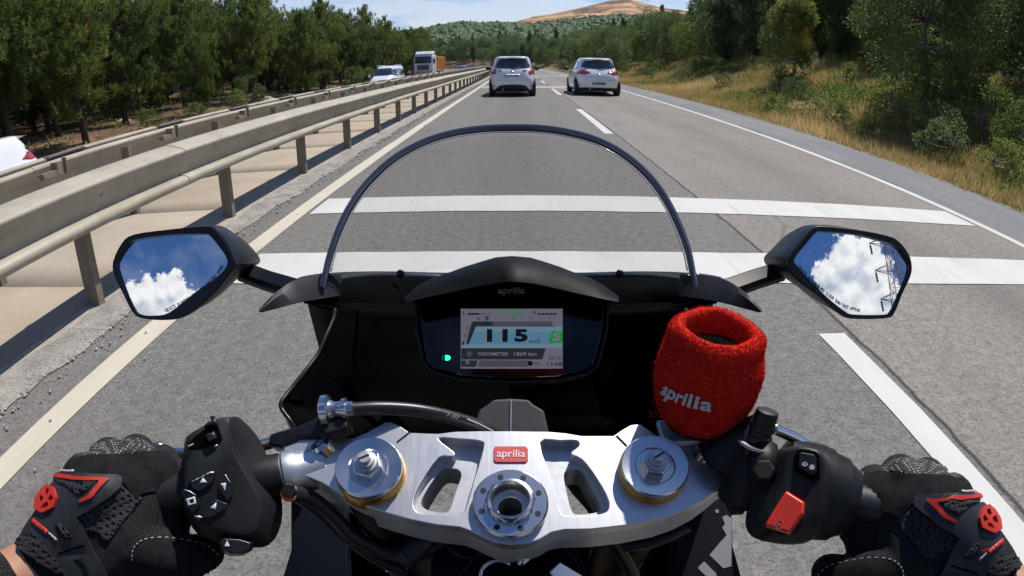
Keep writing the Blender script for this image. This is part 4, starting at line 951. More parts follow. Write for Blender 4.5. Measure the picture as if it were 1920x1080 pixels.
# white passenger van with roof rails coming the other way (front towards us = -Y)
def van(loc, rz, label):
    g = empty('van', loc, label, 'van', None, rz); Wd = .91; L_ = 4.4; H = 1.84
    # local frame: front at y=0 looking to -Y
    lv = [(.20, .18, L_-.1, Wd*.80, Wd*.95, Wd*.9), (.30, .04, L_-.02, Wd*.92, Wd*.99, Wd*.95), (.55, .0, L_, Wd*.95, Wd, Wd*.96), (.75, .04, L_, Wd*.93, Wd, Wd*.96), (.92, .22, L_-.01, Wd*.89, Wd*.99, Wd*.955), (1.06, .62, L_-.02, Wd*.86, Wd*.97, Wd*.94), (1.15, .86, L_-.03, Wd*.85, Wd*.95, Wd*.93), (1.45, 1.24, L_-.08, Wd*.80, Wd*.885, Wd*.88), (1.68, 1.56, L_-.16, Wd*.74, Wd*.82, Wd*.82), (1.79, 1.80, L_-.26, Wd*.66, Wd*.72, Wd*.72), (H, 2.2, L_-.6, Wd*.4, Wd*.45, Wd*.45)]
    mb = MB(); mb.loft(ring_body(interp_levels(lv, 4), L_, 64, 4.6)); mb.build('body', m_cwhite, g, auto=60); b = BVHTree.FromPolygons([Vector(v) for v in mb.v], [tuple(f) for f in mb.f])
    frnt = lambda u, v: (Vector((u, -3, v)), Vector((0, 1, 0))); D = lambda nm, poly, f, m_, off=.006, th=.012, st=.08: drape(nm, poly, b, off, th, m_, g, st, f)
    D('windscreen', [(-.70, 1.16), (.70, 1.16), (.62, 1.66), (-.62, 1.66)], frnt, m_cglass); D('grille', [(-.42, .56), (.42, .56), (.50, .72), (-.50, .72)], frnt, m_trim); D('lower_grille', [(-.6, .30), (.6, .30), (.55, .44), (-.55, .44)], frnt, m_trim)
    D('badge', [(math.cos(a)*.07, .76+math.sin(a)*.04) for a in np.linspace(0, 6.28, 12)[:-1]], frnt, m_chrome)
    for s_ in (-1, 1):
        D('headlight', [(s_*.50, .68), (s_*.84, .74), (s_*.82, .94), (s_*.62, .86)], frnt, m_head, .012, .03)
        f = (lambda u, v, s_=s_: (Vector((s_*3, u, v)), Vector((-s_, 0, 0))))
        D('side_window', [(1.22, 1.14), (1.60, 1.56), (2.25, 1.62), (2.25, 1.12)], f, m_cglass); D('side_window', [(2.33, 1.12), (2.33, 1.62), (3.25, 1.60), (3.25, 1.12)], f, m_cglass); D('side_window', [(3.33, 1.14), (3.33, 1.58), (4.02, 1.54), (4.08, 1.2)], f, m_cglass)
        rr = MB(); rr.tube(spline([(s_*.60, 1.75, 1.78), (s_*.60, 1.9, 1.86), (s_*.60, 3.7, 1.86), (s_*.60, 3.9, 1.78)], 4), .018, 8); rr.build('roof_rail', m_silver, g, smooth=True)
        mm = MB(); mm.box((s_*1.02, 1.18, 1.16), (.16, .12, .22)); mm.build('door_mirror', m_cwhite, g, bevel=.04)
        for yy in (.78, 3.45): wheel(g, s_*(Wd-.02), yy, .32, .2, s_)
        for yy in (.78, 3.45):
            D('wheel_arch', [(yy+math.cos(a)*.39, .32+math.sin(a)*.39) for a in np.linspace(0, math.pi, 14)]+[(yy-.39, .2), (yy+.39, .2)], f, m_trim, .003)
    un = MB(); un.box((0, L_/2, .25), (Wd*1.5, L_-.6, .14)); un.build('underbody', m_trim, g)
    D('number_plate', [(-.26, .46), (.26, .46), (.26, .56), (-.26, .56)], frnt, m_pw, .02)
    return g
van((-9.45, 40.6, -.56), R(-4), 'white passenger van with roof rails and dark grille on the opposite road')
# tipper lorry
def truck(loc, rz):
    g = empty('tipper_truck', loc, 'white cab lorry with an orange tipper body coming the other way', 'truck', None, rz)
    def B(nm, c, s_, m_, bev=.03, par=None): mb = MB(); mb.box(c, s_); return mb.build(nm, m_, par or g, bevel=bev)
    mb = MB(); P = [(.0, .75), (.0, 1.5), (.04, 1.9), (.16, 2.75), (.34, 2.95), (2.2, 2.95), (2.2, .75)]
    mb.loft([[Vector((x, y, z)) for y, z in P] for x in (-1.22, 1.22)]); cab = mb.build('cab', m_cwhite, g, bevel=.08, seg=3)
    mb = MB(); P = [(.34, 2.93), (.42, 3.2), (.9, 3.52), (2.1, 3.55), (2.1, 2.93)]; mb.loft([[Vector((x, y, z)) for y, z in P] for x in (-1.12, 1.12)]); mb.build('roof_deflector', m_cwhite, g, bevel=.07, seg=3)
    mb = MB(); mb.loft([[Vector((x, y, z)) for x, z in ((-1.08, 2.0), (1.08, 2.0), (1.0, 2.68), (-1.0, 2.68))] for y in (-.03,)]+[[Vector((x, y, z)) for x, z in ((-1.08, 2.0), (1.08, 2.0), (1.0, 2.68), (-1.0, 2.68))] for y in (.3,)])
    mb.v = [(v[0], v[1]+(v[2]-1.9)*.16, v[2]) for v in mb.v]; mb.build('windscreen', m_cglass, g, bevel=.02)
    B('sun_visor', (0, -.02, 2.78), (2.1, .34, .14), m_trim); B('grille', (0, -.02, 1.45), (1.5, .08, .62), m_trim)
    for k in range(4): B('grille_slat', (0, -.065, 1.24+k*.14), (1.4, .03, .04), m_silver, .005)
    B('bumper', (0, -.03, .72), (2.45, .3, .5), m_silver, .06); B('lower_bumper', (0, .0, .42), (2.3, .2, .16), m_trim)
    for s_ in (-1, 1):
        B('headlight', (s_*.98, -.19, .78), (.36, .06, .2), m_head, .03); B('side_window', (s_*1.225, .75, 2.25), (.02, .9, .6), m_cglass, .01); B('mirror_arm', (s_*1.38, .1, 2.35), (.28, .05, .05), m_trim, .01); B('wing_mirror', (s_*1.45, .1, 2.25), (.14, .2, .55), m_trim, .03)
        for yy in (1.3, 5.0, 6.4): wheel(g, s_*1.2, yy, .5, .32, s_, 8)
        B('mudguard', (s_*1.1, 1.3, 1.02), (.3, 1.2, .08), m_trim)
    B('chassis', (0, 4.2, .8), (.9, 6.8, .3), m_trim)
    mb = MB(); T = [(2.5, 1.2), (2.5, 2.75), (2.1, 3.05), (2.1, 3.12), (2.6, 2.95), (7.6, 2.85), (7.6, 1.2)]
    mb.loft([[Vector((x, y, z)) for y, z in ((2.5, 1.2), (2.5, 2.9), (7.6, 2.8), (7.6, 1.2))] for x in (-1.25, 1.25)]); mb.build('tipper_body', m_orange, g, bevel=.03)
    for k in range(6):
        for s_ in (-1, 1): B('tipper_rib', (s_*1.28, 2.8+k*.9, 2.0), (.08, .12, 1.5), m_orange, .01)
    B('tipper_canopy', (0, 2.3, 3.0), (2.3, .6, .08), m_orange, .02)
    return g
truck((-11.9, 76.0, -.58), R(-5))

# bend marker: white chevrons on red, on two posts
P = rp(104, 8.0); g = empty('bend_sign', (P.x, P.y, 0), 'red board with white chevrons marking the bend, beside the right shoulder', 'sign')
mb = MB(); mb.box((0, 0, 1.55), (2.2, .04, .62)); mb.build('board', mat('sign_red', (.42, .03, .03), .5), g); m_sw = mat('sign_white', (.75, .75, .75), .5)
for k in range(4):
    mb = MB(); cx = -.78+k*.52; t_ = [(-.18, 0), (.05, .27), (.20, .27), (-.03, 0), (.20, -.27), (.05, -.27)]
    mb.loft([[Vector((cx+a, y, 1.55+b_)) for a, b_ in t_] for y in (-.034, -.022)]); mb.build('chevron', m_sw, g)
for x in (-.8, .8): mb = MB(); mb.tube([(x, .05, -.2), (x, .05, 1.8)], .03, 8); mb.build('post', m_zincd, g)
# ================================================================== MOTORCYCLE (the cockpit in front of the rider)
bike = empty('motorcycle', (0, 0, 0), 'black sports motorcycle seen from the saddle, with silver fork clamp, screen and lit display', 'motorcycle')
m_alu = mat('brushed_aluminium', (.60, .61, .63), .36, .9); t = m_alu.node_tree; oc = objc(m_alu)
br = noi(t, vmth(t, 'MULTIPLY', oc, (900, 50, 50)), 1, 3, .6); bl_ = noi(t, oc, 45, 5, .6)
setc(m_alu, mix(t, ramp(t, bl_, [(.35, 0), (.7, 1)]), (.60, .61, .625), (.63, .638, .65))); setc(m_alu, ramp(t, br, [(.3, .37), (.7, .43)]), 'Roughness'); bump(m_alu, br, .05, .0002)
m_cast = grainy('cast_aluminium', (.50, .515, .54), .48, .08, 160, .25, metal=.75, dist=.0004)
m_blk = grainy('black_plastic', (.0085, .0085, .0095), .52, .3, 90, .18, dist=.0006, spec=.32); m_blkg = grainy('satin_black_plastic', (.0105, .011, .0125), .36, .25, 60, .08, dist=.0004, spec=.38)
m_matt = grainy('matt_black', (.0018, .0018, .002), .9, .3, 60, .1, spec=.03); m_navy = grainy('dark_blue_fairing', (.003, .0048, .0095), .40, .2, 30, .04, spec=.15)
m_gold = mat('gold_anodised', (.62, .34, .07), .28, 1.0); m_steel = mat('machined_steel', (.66, .66, .67), .22, 1.0); m_bore = mat('bore_dark', (.02, .017, .015), .5, .5)
m_rubber = grainy('hose_rubber', (.013, .013, .014), .42, .3, 80, .1, dist=.0004); m_wht = mat('printed_white', (.62, .64, .67), .5)
m_badge = mat('badge_red', (.62, .10, .09), .35, coat=.6); m_brown = grainy('fork_tube_bronze', (.016, .010, .006), .35, .2, 20, .05, metal=.7)
CN = Vector((0, -math.sin(R(24)), math.cos(R(24)))); CP = at(958, 870, .44)
CU = Vector((0, math.cos(R(24)), math.sin(R(24)))); CX = Vector((1, 0, 0))          # along the clamp, forwards / sideways
cpt = lambda x, y, up=0: onplane(x, y, CP, CN) + CN*up
out = [(531, 838), (548, 824), (566, 815), (583, 812), (597, 818), (612, 826), (640, 829), (668, 820), (690, 810), (722, 792), (735, 792), (752, 800), (768, 811), (820, 813), (853, 809), (900, 808), (960, 808), (1028, 809), (1060, 812), (1090, 817), (1150, 817), (1166, 806), (1182, 797), (1200, 795), (1216, 805), (1232, 818), (1256, 829), (1282, 835), (1310, 832), (1330, 826), (1352, 832), (1380, 846), (1396, 856), (1396, 886), (1368, 898), (1345, 918), (1318, 938), (1280, 958), (1240, 972), (1180, 984), (1110, 992), (1058, 993), (1034, 998), (1012, 1011), (988, 1019), (957, 1022), (930, 1017), (908, 1008), (884, 996), (862, 988), (820, 984), (770, 974), (720, 960), (672, 944), (636, 924), (604, 905), (575, 893), (553, 888), (540, 866)]
winL = [(835, 864), (846, 866), (857, 868), (863, 880), (853, 908), (842, 942), (831, 950), (803, 947), (787, 938), (787, 926), (800, 902), (822, 871)]
winR = [(1059, 879), (1067, 869), (1087, 868), (1098, 878), (1115, 908), (1129, 933), (1127, 948), (1088, 954), (1074, 947), (1064, 910)]
pokL = [(822, 822), (862, 823), (901, 827), (906, 840), (889, 898), (874, 948), (862, 962), (806, 964), (780, 958), (776, 936), (790, 904), (822, 858), (846, 856), (852, 848)]
pokR = [(1013, 830), (1050, 826), (1081, 826), (1085, 836), (1070, 850), (1092, 862), (1118, 896), (1140, 936), (1138, 958), (1110, 966), (1062, 966), (1050, 955), (1036, 902)]
def rnd(poly, k=3):
    P_ = spline([(x, y, 0) for x, y in poly], k, True); return [(p.x, p.y) for p in P_]
stemh = [(957+math.cos(a)*23, 952+math.sin(a)*20) for a in np.linspace(0, 6.2832, 25)[:-1]]
tc_ = plate('triple_clamp', out, CP, CN, .011, m_alu, bike, [rnd(pokL), rnd(pokR), stemh], bevel=.0022, seg=3)
web = plate('clamp_web', out, CP, CN, .027, m_cast, tc_, [rnd(winL), rnd(winR), stemh], lift=-.0105, bevel=.0016, seg=2)
pl_ = [(922, 835), (990, 835), (994, 839), (994, 864), (990, 868), (931, 868), (926, 864), (926, 839)]
bd = plate('badge', [(928, 838), (986, 838), (990, 842), (990, 864), (986, 868), (930, 868), (926, 864), (926, 842)], CP, CN, .0012, m_badge, tc_, lift=.0012, bevel=.0004)
put_text('badge_lettering', 'aprilia', cpt(958, 854, .0015), CX, CU, .01, mat('badge_white', (.92, .85, .84), .4), tc_, .0002, fit=(.0205, .0080), bold=0)
# engraved line at the clamp's split, pinch bolts in the ears
for a_, b_ in (((745, 829), (768, 811)), ((1175, 836), (1156, 817))):
    mb = MB(); mb.tube([cpt(*a_, .0003), cpt(*b_, .0003)], .0007, 6); mb.build('clamp_slit', m_bore, tc_)
for (x, y, tx) in ((603, 838, -1), (1322, 846, 1)):
    c = cpt(x, y, .000); ax = (CN*.75+CX*tx*.45+CU*.3).normalized(); mb = MB(); mb.lathe(c-ax*.006, ax, [(0, .0095), (.008, .0095), (.0105, .0075), (.0105, .004), (.006, .0035)], 24); mb.build('pinch_bolt', m_steel, tc_, auto=30)
# fork tops
def fork_top(x, y):
    g = MB(); c = cpt(x, y); g.lathe(c, CN, [(-.008, .0257), (.0064, .0257), (.0078, .0252), (.0078, .020)], 56); tube = g.build('fork_top', m_gold, bike, auto=30)
    d = MB(); d.lathe(c, CN, [(.0078, .0248), (.0112, .0248), (.0124, .0240), (.0112, .0150), (.0104, .0140), (.0104, .002)], 56); d.build('cap_disc', m_steel, tube, auto=25)
    h = MB(); h.lathe(c, CN, [(.010, .0118), (.0165, .0118), (.0178, .0108), (.0178, .0085)], 6); h.build('hex_nut', m_steel, tube, bevel=.0006)
    s_ = MB(); s_.lathe(c, CN, [(.0175, .0088), (.0205, .0085), (.0208, .0068), (.0235, .0066), (.0238, .0048), (.0262, .0046), (.0266, .0040), (.0266, .001)], 30); s_.build('adjuster', m_cast, tube, auto=25)
    q = MB(); M_ = Matrix((CX, CU, CN)).transposed() @ Matrix.Rotation(.5, 3, 'Z'); q.box(c+CN*.0267, (.0085, .0012, .0007), M_); q.build('screw_slot', m_bore, tube)
    f = MB(); f.tube([c-CN*.02, c-CN*.62], .0265, 40); f.build('fork_tube', m_brown, bike, smooth=True)
fork_top(696, 889); fork_top(1223, 886)
# steering stem nut with eight holes
c = cpt(957, 949); st = MB(); st.lathe(c, CN, [(-.004, .0262), (.0055, .0262), (.0068, .0250), (.0068, .0150), (.0068, .0145)], 56, False); stem = st.build('stem_nut', m_steel, bike, auto=25)
h = MB(); h.lathe(c, CN, [(.006, .0165), (.0125, .0160), (.0140, .0150), (.0142, .0128), (.0060, .0095), (-.012, .0090)], 8); 
h = MB(); h.lathe(c, CN, [(.006, .0172), (.0110, .0165), (.0135, .0152), (.0140, .0135), (.0125, .0128), (-.002, .0100), (-.034, .0096)], 48, False); h.build('stem_collar', m_steel, stem, auto=25)
h = MB(); h.lathe(c, CN, [(-.020, .0099), (-.0205, .0)], 32); h.build('stem_bore', m_bore, stem)
h = MB(); h.lathe(c, CN, [(.0068, .0178), (.0105, .0172)], 8, False); h.build('stem_hex', m_steel, stem)
for k in range(8):
    a = 2*math.pi*(k+.0)/8+.35; p = c+(CX*math.cos(a)+CU*math.sin(a))*.0207; q = MB(); q.lathe(p, CN, [(.0060, .0021), (.0071, .0021), (.0071, .0)], 14); q.build('pin_hole', m_bore, stem)

# grey duct behind the clamp
duct = [(925, 748), (958, 746), (991, 748), (1000, 757), (1020, 768), (1030, 812), (1032, 845), (884, 845), (888, 800), (897, 768), (915, 757)]
plate('air_duct', duct, at(958, 790, .52), (0, -.62, .78), .05, grainy('grey_duct_plastic', (.045, .046, .05), .65, .15, 60, .1), bike, bevel=.006, seg=3)
mb = MB(); mb.tube([onplane(958, 749, at(958, 790, .519), (0, -.62, .78)), onplane(957, 830, at(958, 790, .519), (0, -.62, .78))], .0007, 5); mb.build('duct_seam', m_cast, bike)

# ------------------------------------------------------------------ display
DN = Vector((0, -math.cos(R(34)), math.sin(R(34)))); DP = at(958, 632, .64); DU = (Vector((0, 0, 1))-DN*DN.z).normalized()
dpt = lambda x, y, up=0: onplane(x, y, DP, DN) + DN*up
m_gloss = mat('display_gloss_black', (.002, .0022, .003), .04, spec=.5)
dash = [(782, 562), (784, 618), (796, 676), (812, 694), (868, 709), (960, 713), (1046, 711), (1098, 698), (1116, 688), (1134, 622), (1138, 562), (1080, 520), (960, 500), (842, 520)]
dsh = plate('instrument_display', dash, DP, DN, .03, m_gloss, bike, bevel=.004, seg=3)
bez = [(776, 556), (779, 620), (791, 680), (808, 700), (866, 716), (960, 721), (1048, 718), (1102, 704), (1122, 692), (1140, 624), (1144, 556), (1080, 512), (960, 490), (842, 512)]
plate('display_housing', bez, DP, DN, .045, m_blkg, bike, [dash], bevel=.0035, lift=.003, seg=3)
def em(name, col, s_=.72): return mat(name, tuple(c*.3 for c in col), .35, emit=col, es=s_, spec=.3)
e_bg = em('lcd_lilac', (.155, .15, .20)); t = e_bg.node_tree; oc = objc(e_bg)
e_blue = em('lcd_blue', (.10, .22, .33)); e_blue2 = em('lcd_blue_pale', (.15, .25, .33)); e_dk = em('lcd_dark', (.022, .024, .03)); e_mid = em('lcd_grey', (.075, .075, .09)); e_ink = em('lcd_ink', (.004, .005, .007)); e_green = em('lcd_green', (.02, .26, .05)); e_txt = em('lcd_text', (.20, .20, .24)); e_lamp = em('lamp_green', (.03, 1.0, .55), 2.2)
scr = plate('screen', [(864, 579), (1055, 579), (1055, 691), (864, 691)], DP, DN, .001, e_bg, dsh, lift=.0006)
def P_(nm, poly, m_, lift=.0010): return plate(nm, poly, DP, DN, .0004, m_, dsh, lift=lift)
P_('speed_field', [(892, 612), (1054, 612), (1054, 653), (864, 653), (871, 644), (878, 644)], e_blue2, .0009); P_('speed_field', [(886, 622), (1045, 622), (1045, 645), (880, 645)], e_blue, .0011)
P_('rev_bar', [(874, 646), (879, 646), (893, 611), (924, 611), (924, 603), (888, 603), (884, 606)], e_dk, .0013); P_('rev_bar', [(924, 603), (1036, 603), (1036, 611), (924, 611)], e_mid, .0013)
P_('rev_line', [(891, 611.3), (1042, 611.3), (1042, 612.4), (891, 612.4)], e_ink, .0014)
P_('odometer_field', [(865, 653), (1023, 653), (1017, 674), (865, 674)], e_dk, .0013); P_('mode_field', [(865, 676), (896, 676), (892, 688), (865, 688)], e_dk, .0013); P_('menu_bar', [(899, 676), (990, 676), (990, 688), (895, 688)], e_mid, .0012)
P_('gear_field', [(1034, 621), (1055, 621), (1055, 643), (1028, 643)], e_green, .0013)
P_('temperature_bar', [(878, 587.5), (899, 587.5), (899, 590.5), (878, 590.5)], e_ink, .0013)
for k in range(3): P_('temperature_bar', [(901+k*7, 588), (906+k*7, 588), (906+k*7, 590), (901+k*7, 590)], e_mid, .0013)
for k in range(5): P_('fuel_bar', [(1008+k*7.4, 587.5), (1014+k*7.4, 587.5), (1014+k*7.4, 590.5), (1008+k*7.4, 590.5)], e_ink, .0013)
DX = Vector((1, 0, 0))
def T_(nm, s_, x, y, wpx, hpx, m_, shear=0, lift=.0018, bold=0): 
    k = (dpt(x, y)-CAM).length/FPX; cosv = abs(ray(x, y).dot(DN)); put_text(nm, s_, dpt(x, y, lift), DX, DU, 1, m_, dsh, .0002, shear, fit=(wpx*k, hpx*k/cosv), bold=bold)
T_('speed_digit', '1', 918, 629.5, 10, 24, e_ink, 0, bold=.05); T_('speed_digit', '1', 947, 629.5, 10, 24, e_ink, bold=.05); T_('speed_digit', '5', 977, 629.5, 25, 24, e_ink, bold=.05)
T_('speed_unit', 'km/h', 1003, 640, 20, 7, e_ink); T_('gear_digit', '5', 1043, 632, 15, 15, e_txt, .1, .0022, .03)
T_('mode_text', 'DYNAMIC', 960, 588, 43, 6, e_green, .25, bold=.02); T_('odometer_text', 'ODOMETER', 925, 664, 57, 6, e_txt, bold=.01); T_('odometer_text', '1869 km', 985, 664, 42, 7, e_txt, bold=.01)
T_('temperature_text', '27\u00b0C', 1041, 672, 24, 6, e_ink); T_('clock_text', '12:08', 1040, 683, 28, 6.5, e_ink, bold=.01)
T_('rev_number', '5', 913, 597.5, 7, 7.5, e_ink, bold=.03); T_('rev_number', '4', 897, 598.5, 5, 5.5, e_ink)
for i, (a_, x, y) in enumerate((('1', 869, 644), ('2', 872, 629), ('3', 876, 615), ('6', 930, 597), ('7', 947, 597), ('8', 964, 597), ('9', 980, 597), ('10', 997, 597), ('11', 1014, 597), ('12', 1030, 597))): T_('rev_number', a_, x, y, 4 if len(a_) < 2 else 6, 5, e_ink if i < 3 else e_mid)
T_('mode_letter', 'B', 877, 680, 6, 6, e_txt); T_('status_icon', '0+', 1008, 682, 11, 6, e_ink); T_('cold_letter', 'C', 880, 584, 4, 5, e_ink); T_('temperature_icon', 'L', 871, 587, 6, 7, e_ink); T_('fuel_icon', 'F', 1003, 587, 5, 7, e_ink)
P_('odometer_icon', [(880, 657), (886, 663.5), (880, 670), (874, 663.5)], e_mid, .0016); P_('lamp_icon', [(990, 677), (997, 677), (1000, 681), (997, 686), (990, 686)], e_ink, .0014)
m_logo = mat('logo_grey', (.30, .31, .33), .4); T_('display_logo', 'aprilia', 959, 547, 50, 16, m_logo, bold=.02)
lp = P_('beam_lamp', [(839+math.cos(a)*6.0, 671+math.sin(a)*5) for a in np.linspace(-1.57, 1.57, 9)]+[(835, 676), (835, 666)], e_lamp, .0013)
for k in range(3): P_('beam_lamp_ray', [(829, 667+k*3), (833, 667+k*3), (833, 668+k*3), (829, 668+k*3)], e_green, .0013)
# hood over the display
def dep(P2, d): return [at(x, y, d_) for (x, y), d_ in zip(P2, d if isinstance(d, list) else [d]*len(P2))]
hx = [760, 785, 811, 841, 871, 900, 929, 945, 960, 975, 995, 1022, 1049, 1078, 1107, 1133, 1160]
hy = [556, 535, 521, 511, 500, 491, 482.5, 481, 480, 481, 483, 491, 500, 511, 521, 536, 556]
ly = [566, 561, 555, 549, 542, 536, 531, 529, 528, 529, 531, 536, 542, 549, 555, 561, 566]
mb = MB()
rings = []
for k in range(len(hx)):
    x, a_, b_ = hx[k], hy[k], ly[k]; e_ = min(k, len(hx)-1-k)/8
    rings.append([at(x, a_+6, .655), at(x, a_, .64), at(x, a_+.5, .628-.01*e_), at(x, a_+(b_-a_)*.5, .600-.015*e_), at(x, b_, .592-.015*e_), at(x, b_-2, .60-.01*e_), at(x, b_-4, .652)])
mb.loft(rings, caps=True); mb.build('display_hood', grainy('hood_black', (.0028, .0028, .003), .55, .3, 90, .25, dist=.0006, spec=.12), bike, auto=50)

# ------------------------------------------------------------------ windscreen
rim = [(606, 538, .632), (611, 510, .636), (620, 475, .642), (636, 430, .650), (660, 382, .660), (695, 337, .672), (740, 297, .684), (795, 267, .694), (850, 250, .701), (905, 242, .705), (957, 240, .706), (1010, 241, .705), (1062, 248, .701), (1118, 263, .694), (1170, 290, .684), (1216, 330, .672), (1249, 375, .660), (1274, 425, .650), (1290, 470, .642), (1298, 508, .636), (1303, 538, .632)]
rimW = spline([at(*p) for p in rim], 4); n_ = len(rimW)
low = [(606, 540, .64), (625, 526, .68), (665, 518, .76), (720, 514, .84), (790, 513, .91), (870, 514, .96), (957, 515, .98), (1045, 514, .96), (1125, 513, .91), (1195, 514, .84), (1248, 518, .76), (1288, 526, .68), (1303, 540, .64)]
lw = spline([at(*p) for p in low], 12); lowW = [lw[min(int(i/(n_-1)*(len(lw)-1)), len(lw)-1)] for i in range(n_)]
m_glass = bpy.data.materials.new('clear_acrylic'); m_glass.use_nodes = True; t = m_glass.node_tree; t.nodes.clear()
tr = N(t, 'ShaderNodeBsdfTransparent'); tr.inputs[0].default_value = (.992, .992, .99, 1); gl = N(t, 'ShaderNodeBsdfGlossy', Roughness=.04); fr = N(t, 'ShaderNodeFresnel', IOR=1.45); ms = t.nodes.new('ShaderNodeMixShader'); o_ = t.nodes.new('ShaderNodeOutputMaterial')
oc = t.nodes.new('ShaderNodeTexCoord').outputs['Object']; df = N(t, 'ShaderNodeBsdfDiffuse'); df.inputs[0].default_value = (.6, .6, .6, 1)
scr_ = ramp(t, noi(t, vmth(t, 'MULTIPLY', oc, (1, 1, .4)), 7, 8, .75, 1.5), [(.60, 0), (.78, .08)]); ms2 = t.nodes.new('ShaderNodeMixShader')
t.links.new(mth(t, 'MULTIPLY', fr.outputs[0], .16), ms.inputs[0]); t.links.new(tr.outputs[0], ms.inputs[1]); t.links.new(gl.outputs[0], ms.inputs[2]); t.links.new(scr_, ms2.inputs[0]); t.links.new(ms.outputs[0], ms2.inputs[1]); t.links.new(df.outputs[0], ms2.inputs[2]); t.links.new(ms2.outputs[0], o_.inputs[0])
K = 14; V = []; F = []
for i in range(n_):
    for k in range(K+1):
        f = k/K; P0, P1 = rimW[i], lowW[i]; bul = math.sin(f*math.pi)*.035*math.sin(math.pi*i/(n_-1)); V.append(P0.lerp(P1, f)+Vector((0, .25, 1)).normalized()*bul*.0+Vector((0, 1, 0))*bul*.3)
for i in range(n_-1):
    for k in range(K): F.append((i*(K+1)+k, (i+1)*(K+1)+k, (i+1)*(K+1)+k+1, i*(K+1)+k+1))
ws = link('windscreen', npmesh('windscreen', [tuple(v) for v in V], F), m_glass, bike, True); sm = ws.modifiers.new('thick', 'SOLIDIFY'); sm.thickness = .0025; sm.offset = 0
m_rimg = mat('screen_edge', (.055, .06, .085), .16, spec=.9, coat=.8); t = m_rimg.node_tree
mb = MB(); rr_ = []
for i, p in enumerate(rimW):
    a = (rimW[min(i+1, n_-1)]-rimW[max(i-1, 0)]).normalized(); v_ = (p-CAM).normalized(); s_ = a.cross(v_).normalized(); w_ = .0034+.0012*math.sin(math.pi*i/(n_-1))
    rr_.append([p+s_*w_-v_*.001, p+s_*w_*.5-v_*.0035, p-v_*.004, p-s_*w_*.6-v_*.003, p-s_*w_-v_*.0, p-s_*w_*.7+v_*.003, p+s_*w_*.8+v_*.003])
mb.loft(rr_); mb.build('screen_rim', m_rimg, ws, auto=50)
# bright bevel along the inner side of the rim
mb = MB(); mb.tube([p-(a_ := (p-CAM).normalized())*.0035+(Vector((0, 0, -1))-a_*-a_.z).normalized()*.0 + ((at(957, 480, .66)-p).normalized())*.0052 for p in rimW[4:-4]], .0009, 6); mb.build('screen_bevel', mat('bevel_clear', (.55, .57, .60), .15, spec=1), ws, smooth=True)
for x, y in ((605, 522), (618, 524), (1290, 524), (1306, 522), (751, 513), (1162, 513)):
    mb = MB(); p = at(x, y, .66 if x in (605, 618, 1290, 1306) else .86); mb.lathe(p, CAM-p, [(-.004, .006), (.001, .006), (.003, .0045), (.0035, .001)], 14); mb.build('screen_bolt', m_blkg, ws, auto=30)

# ------------------------------------------------------------------ front fairing
def sheet(nm, curves, m_, par=bike, n=6, thick=.006, auto=40):
    C_ = [spline([at(*p) for p in c_], n) for c_ in curves]; k = min(len(c_) for c_ in C_); V = [p for c_ in C_ for p in c_[:k]]
    F = [(i*k+j, i*k+j+1, (i+1)*k+j+1, (i+1)*k+j) for i in range(len(C_)-1) for j in range(k-1)]
    o = link(nm, npmesh(nm, [tuple(v) for v in V], F), m_, par, True); s = o.modifiers.new('t', 'SOLIDIFY'); s.thickness = thick; s.offset = 0; return o
mx = lambda c_: [(1914-x, y, d) for x, y, d in c_]
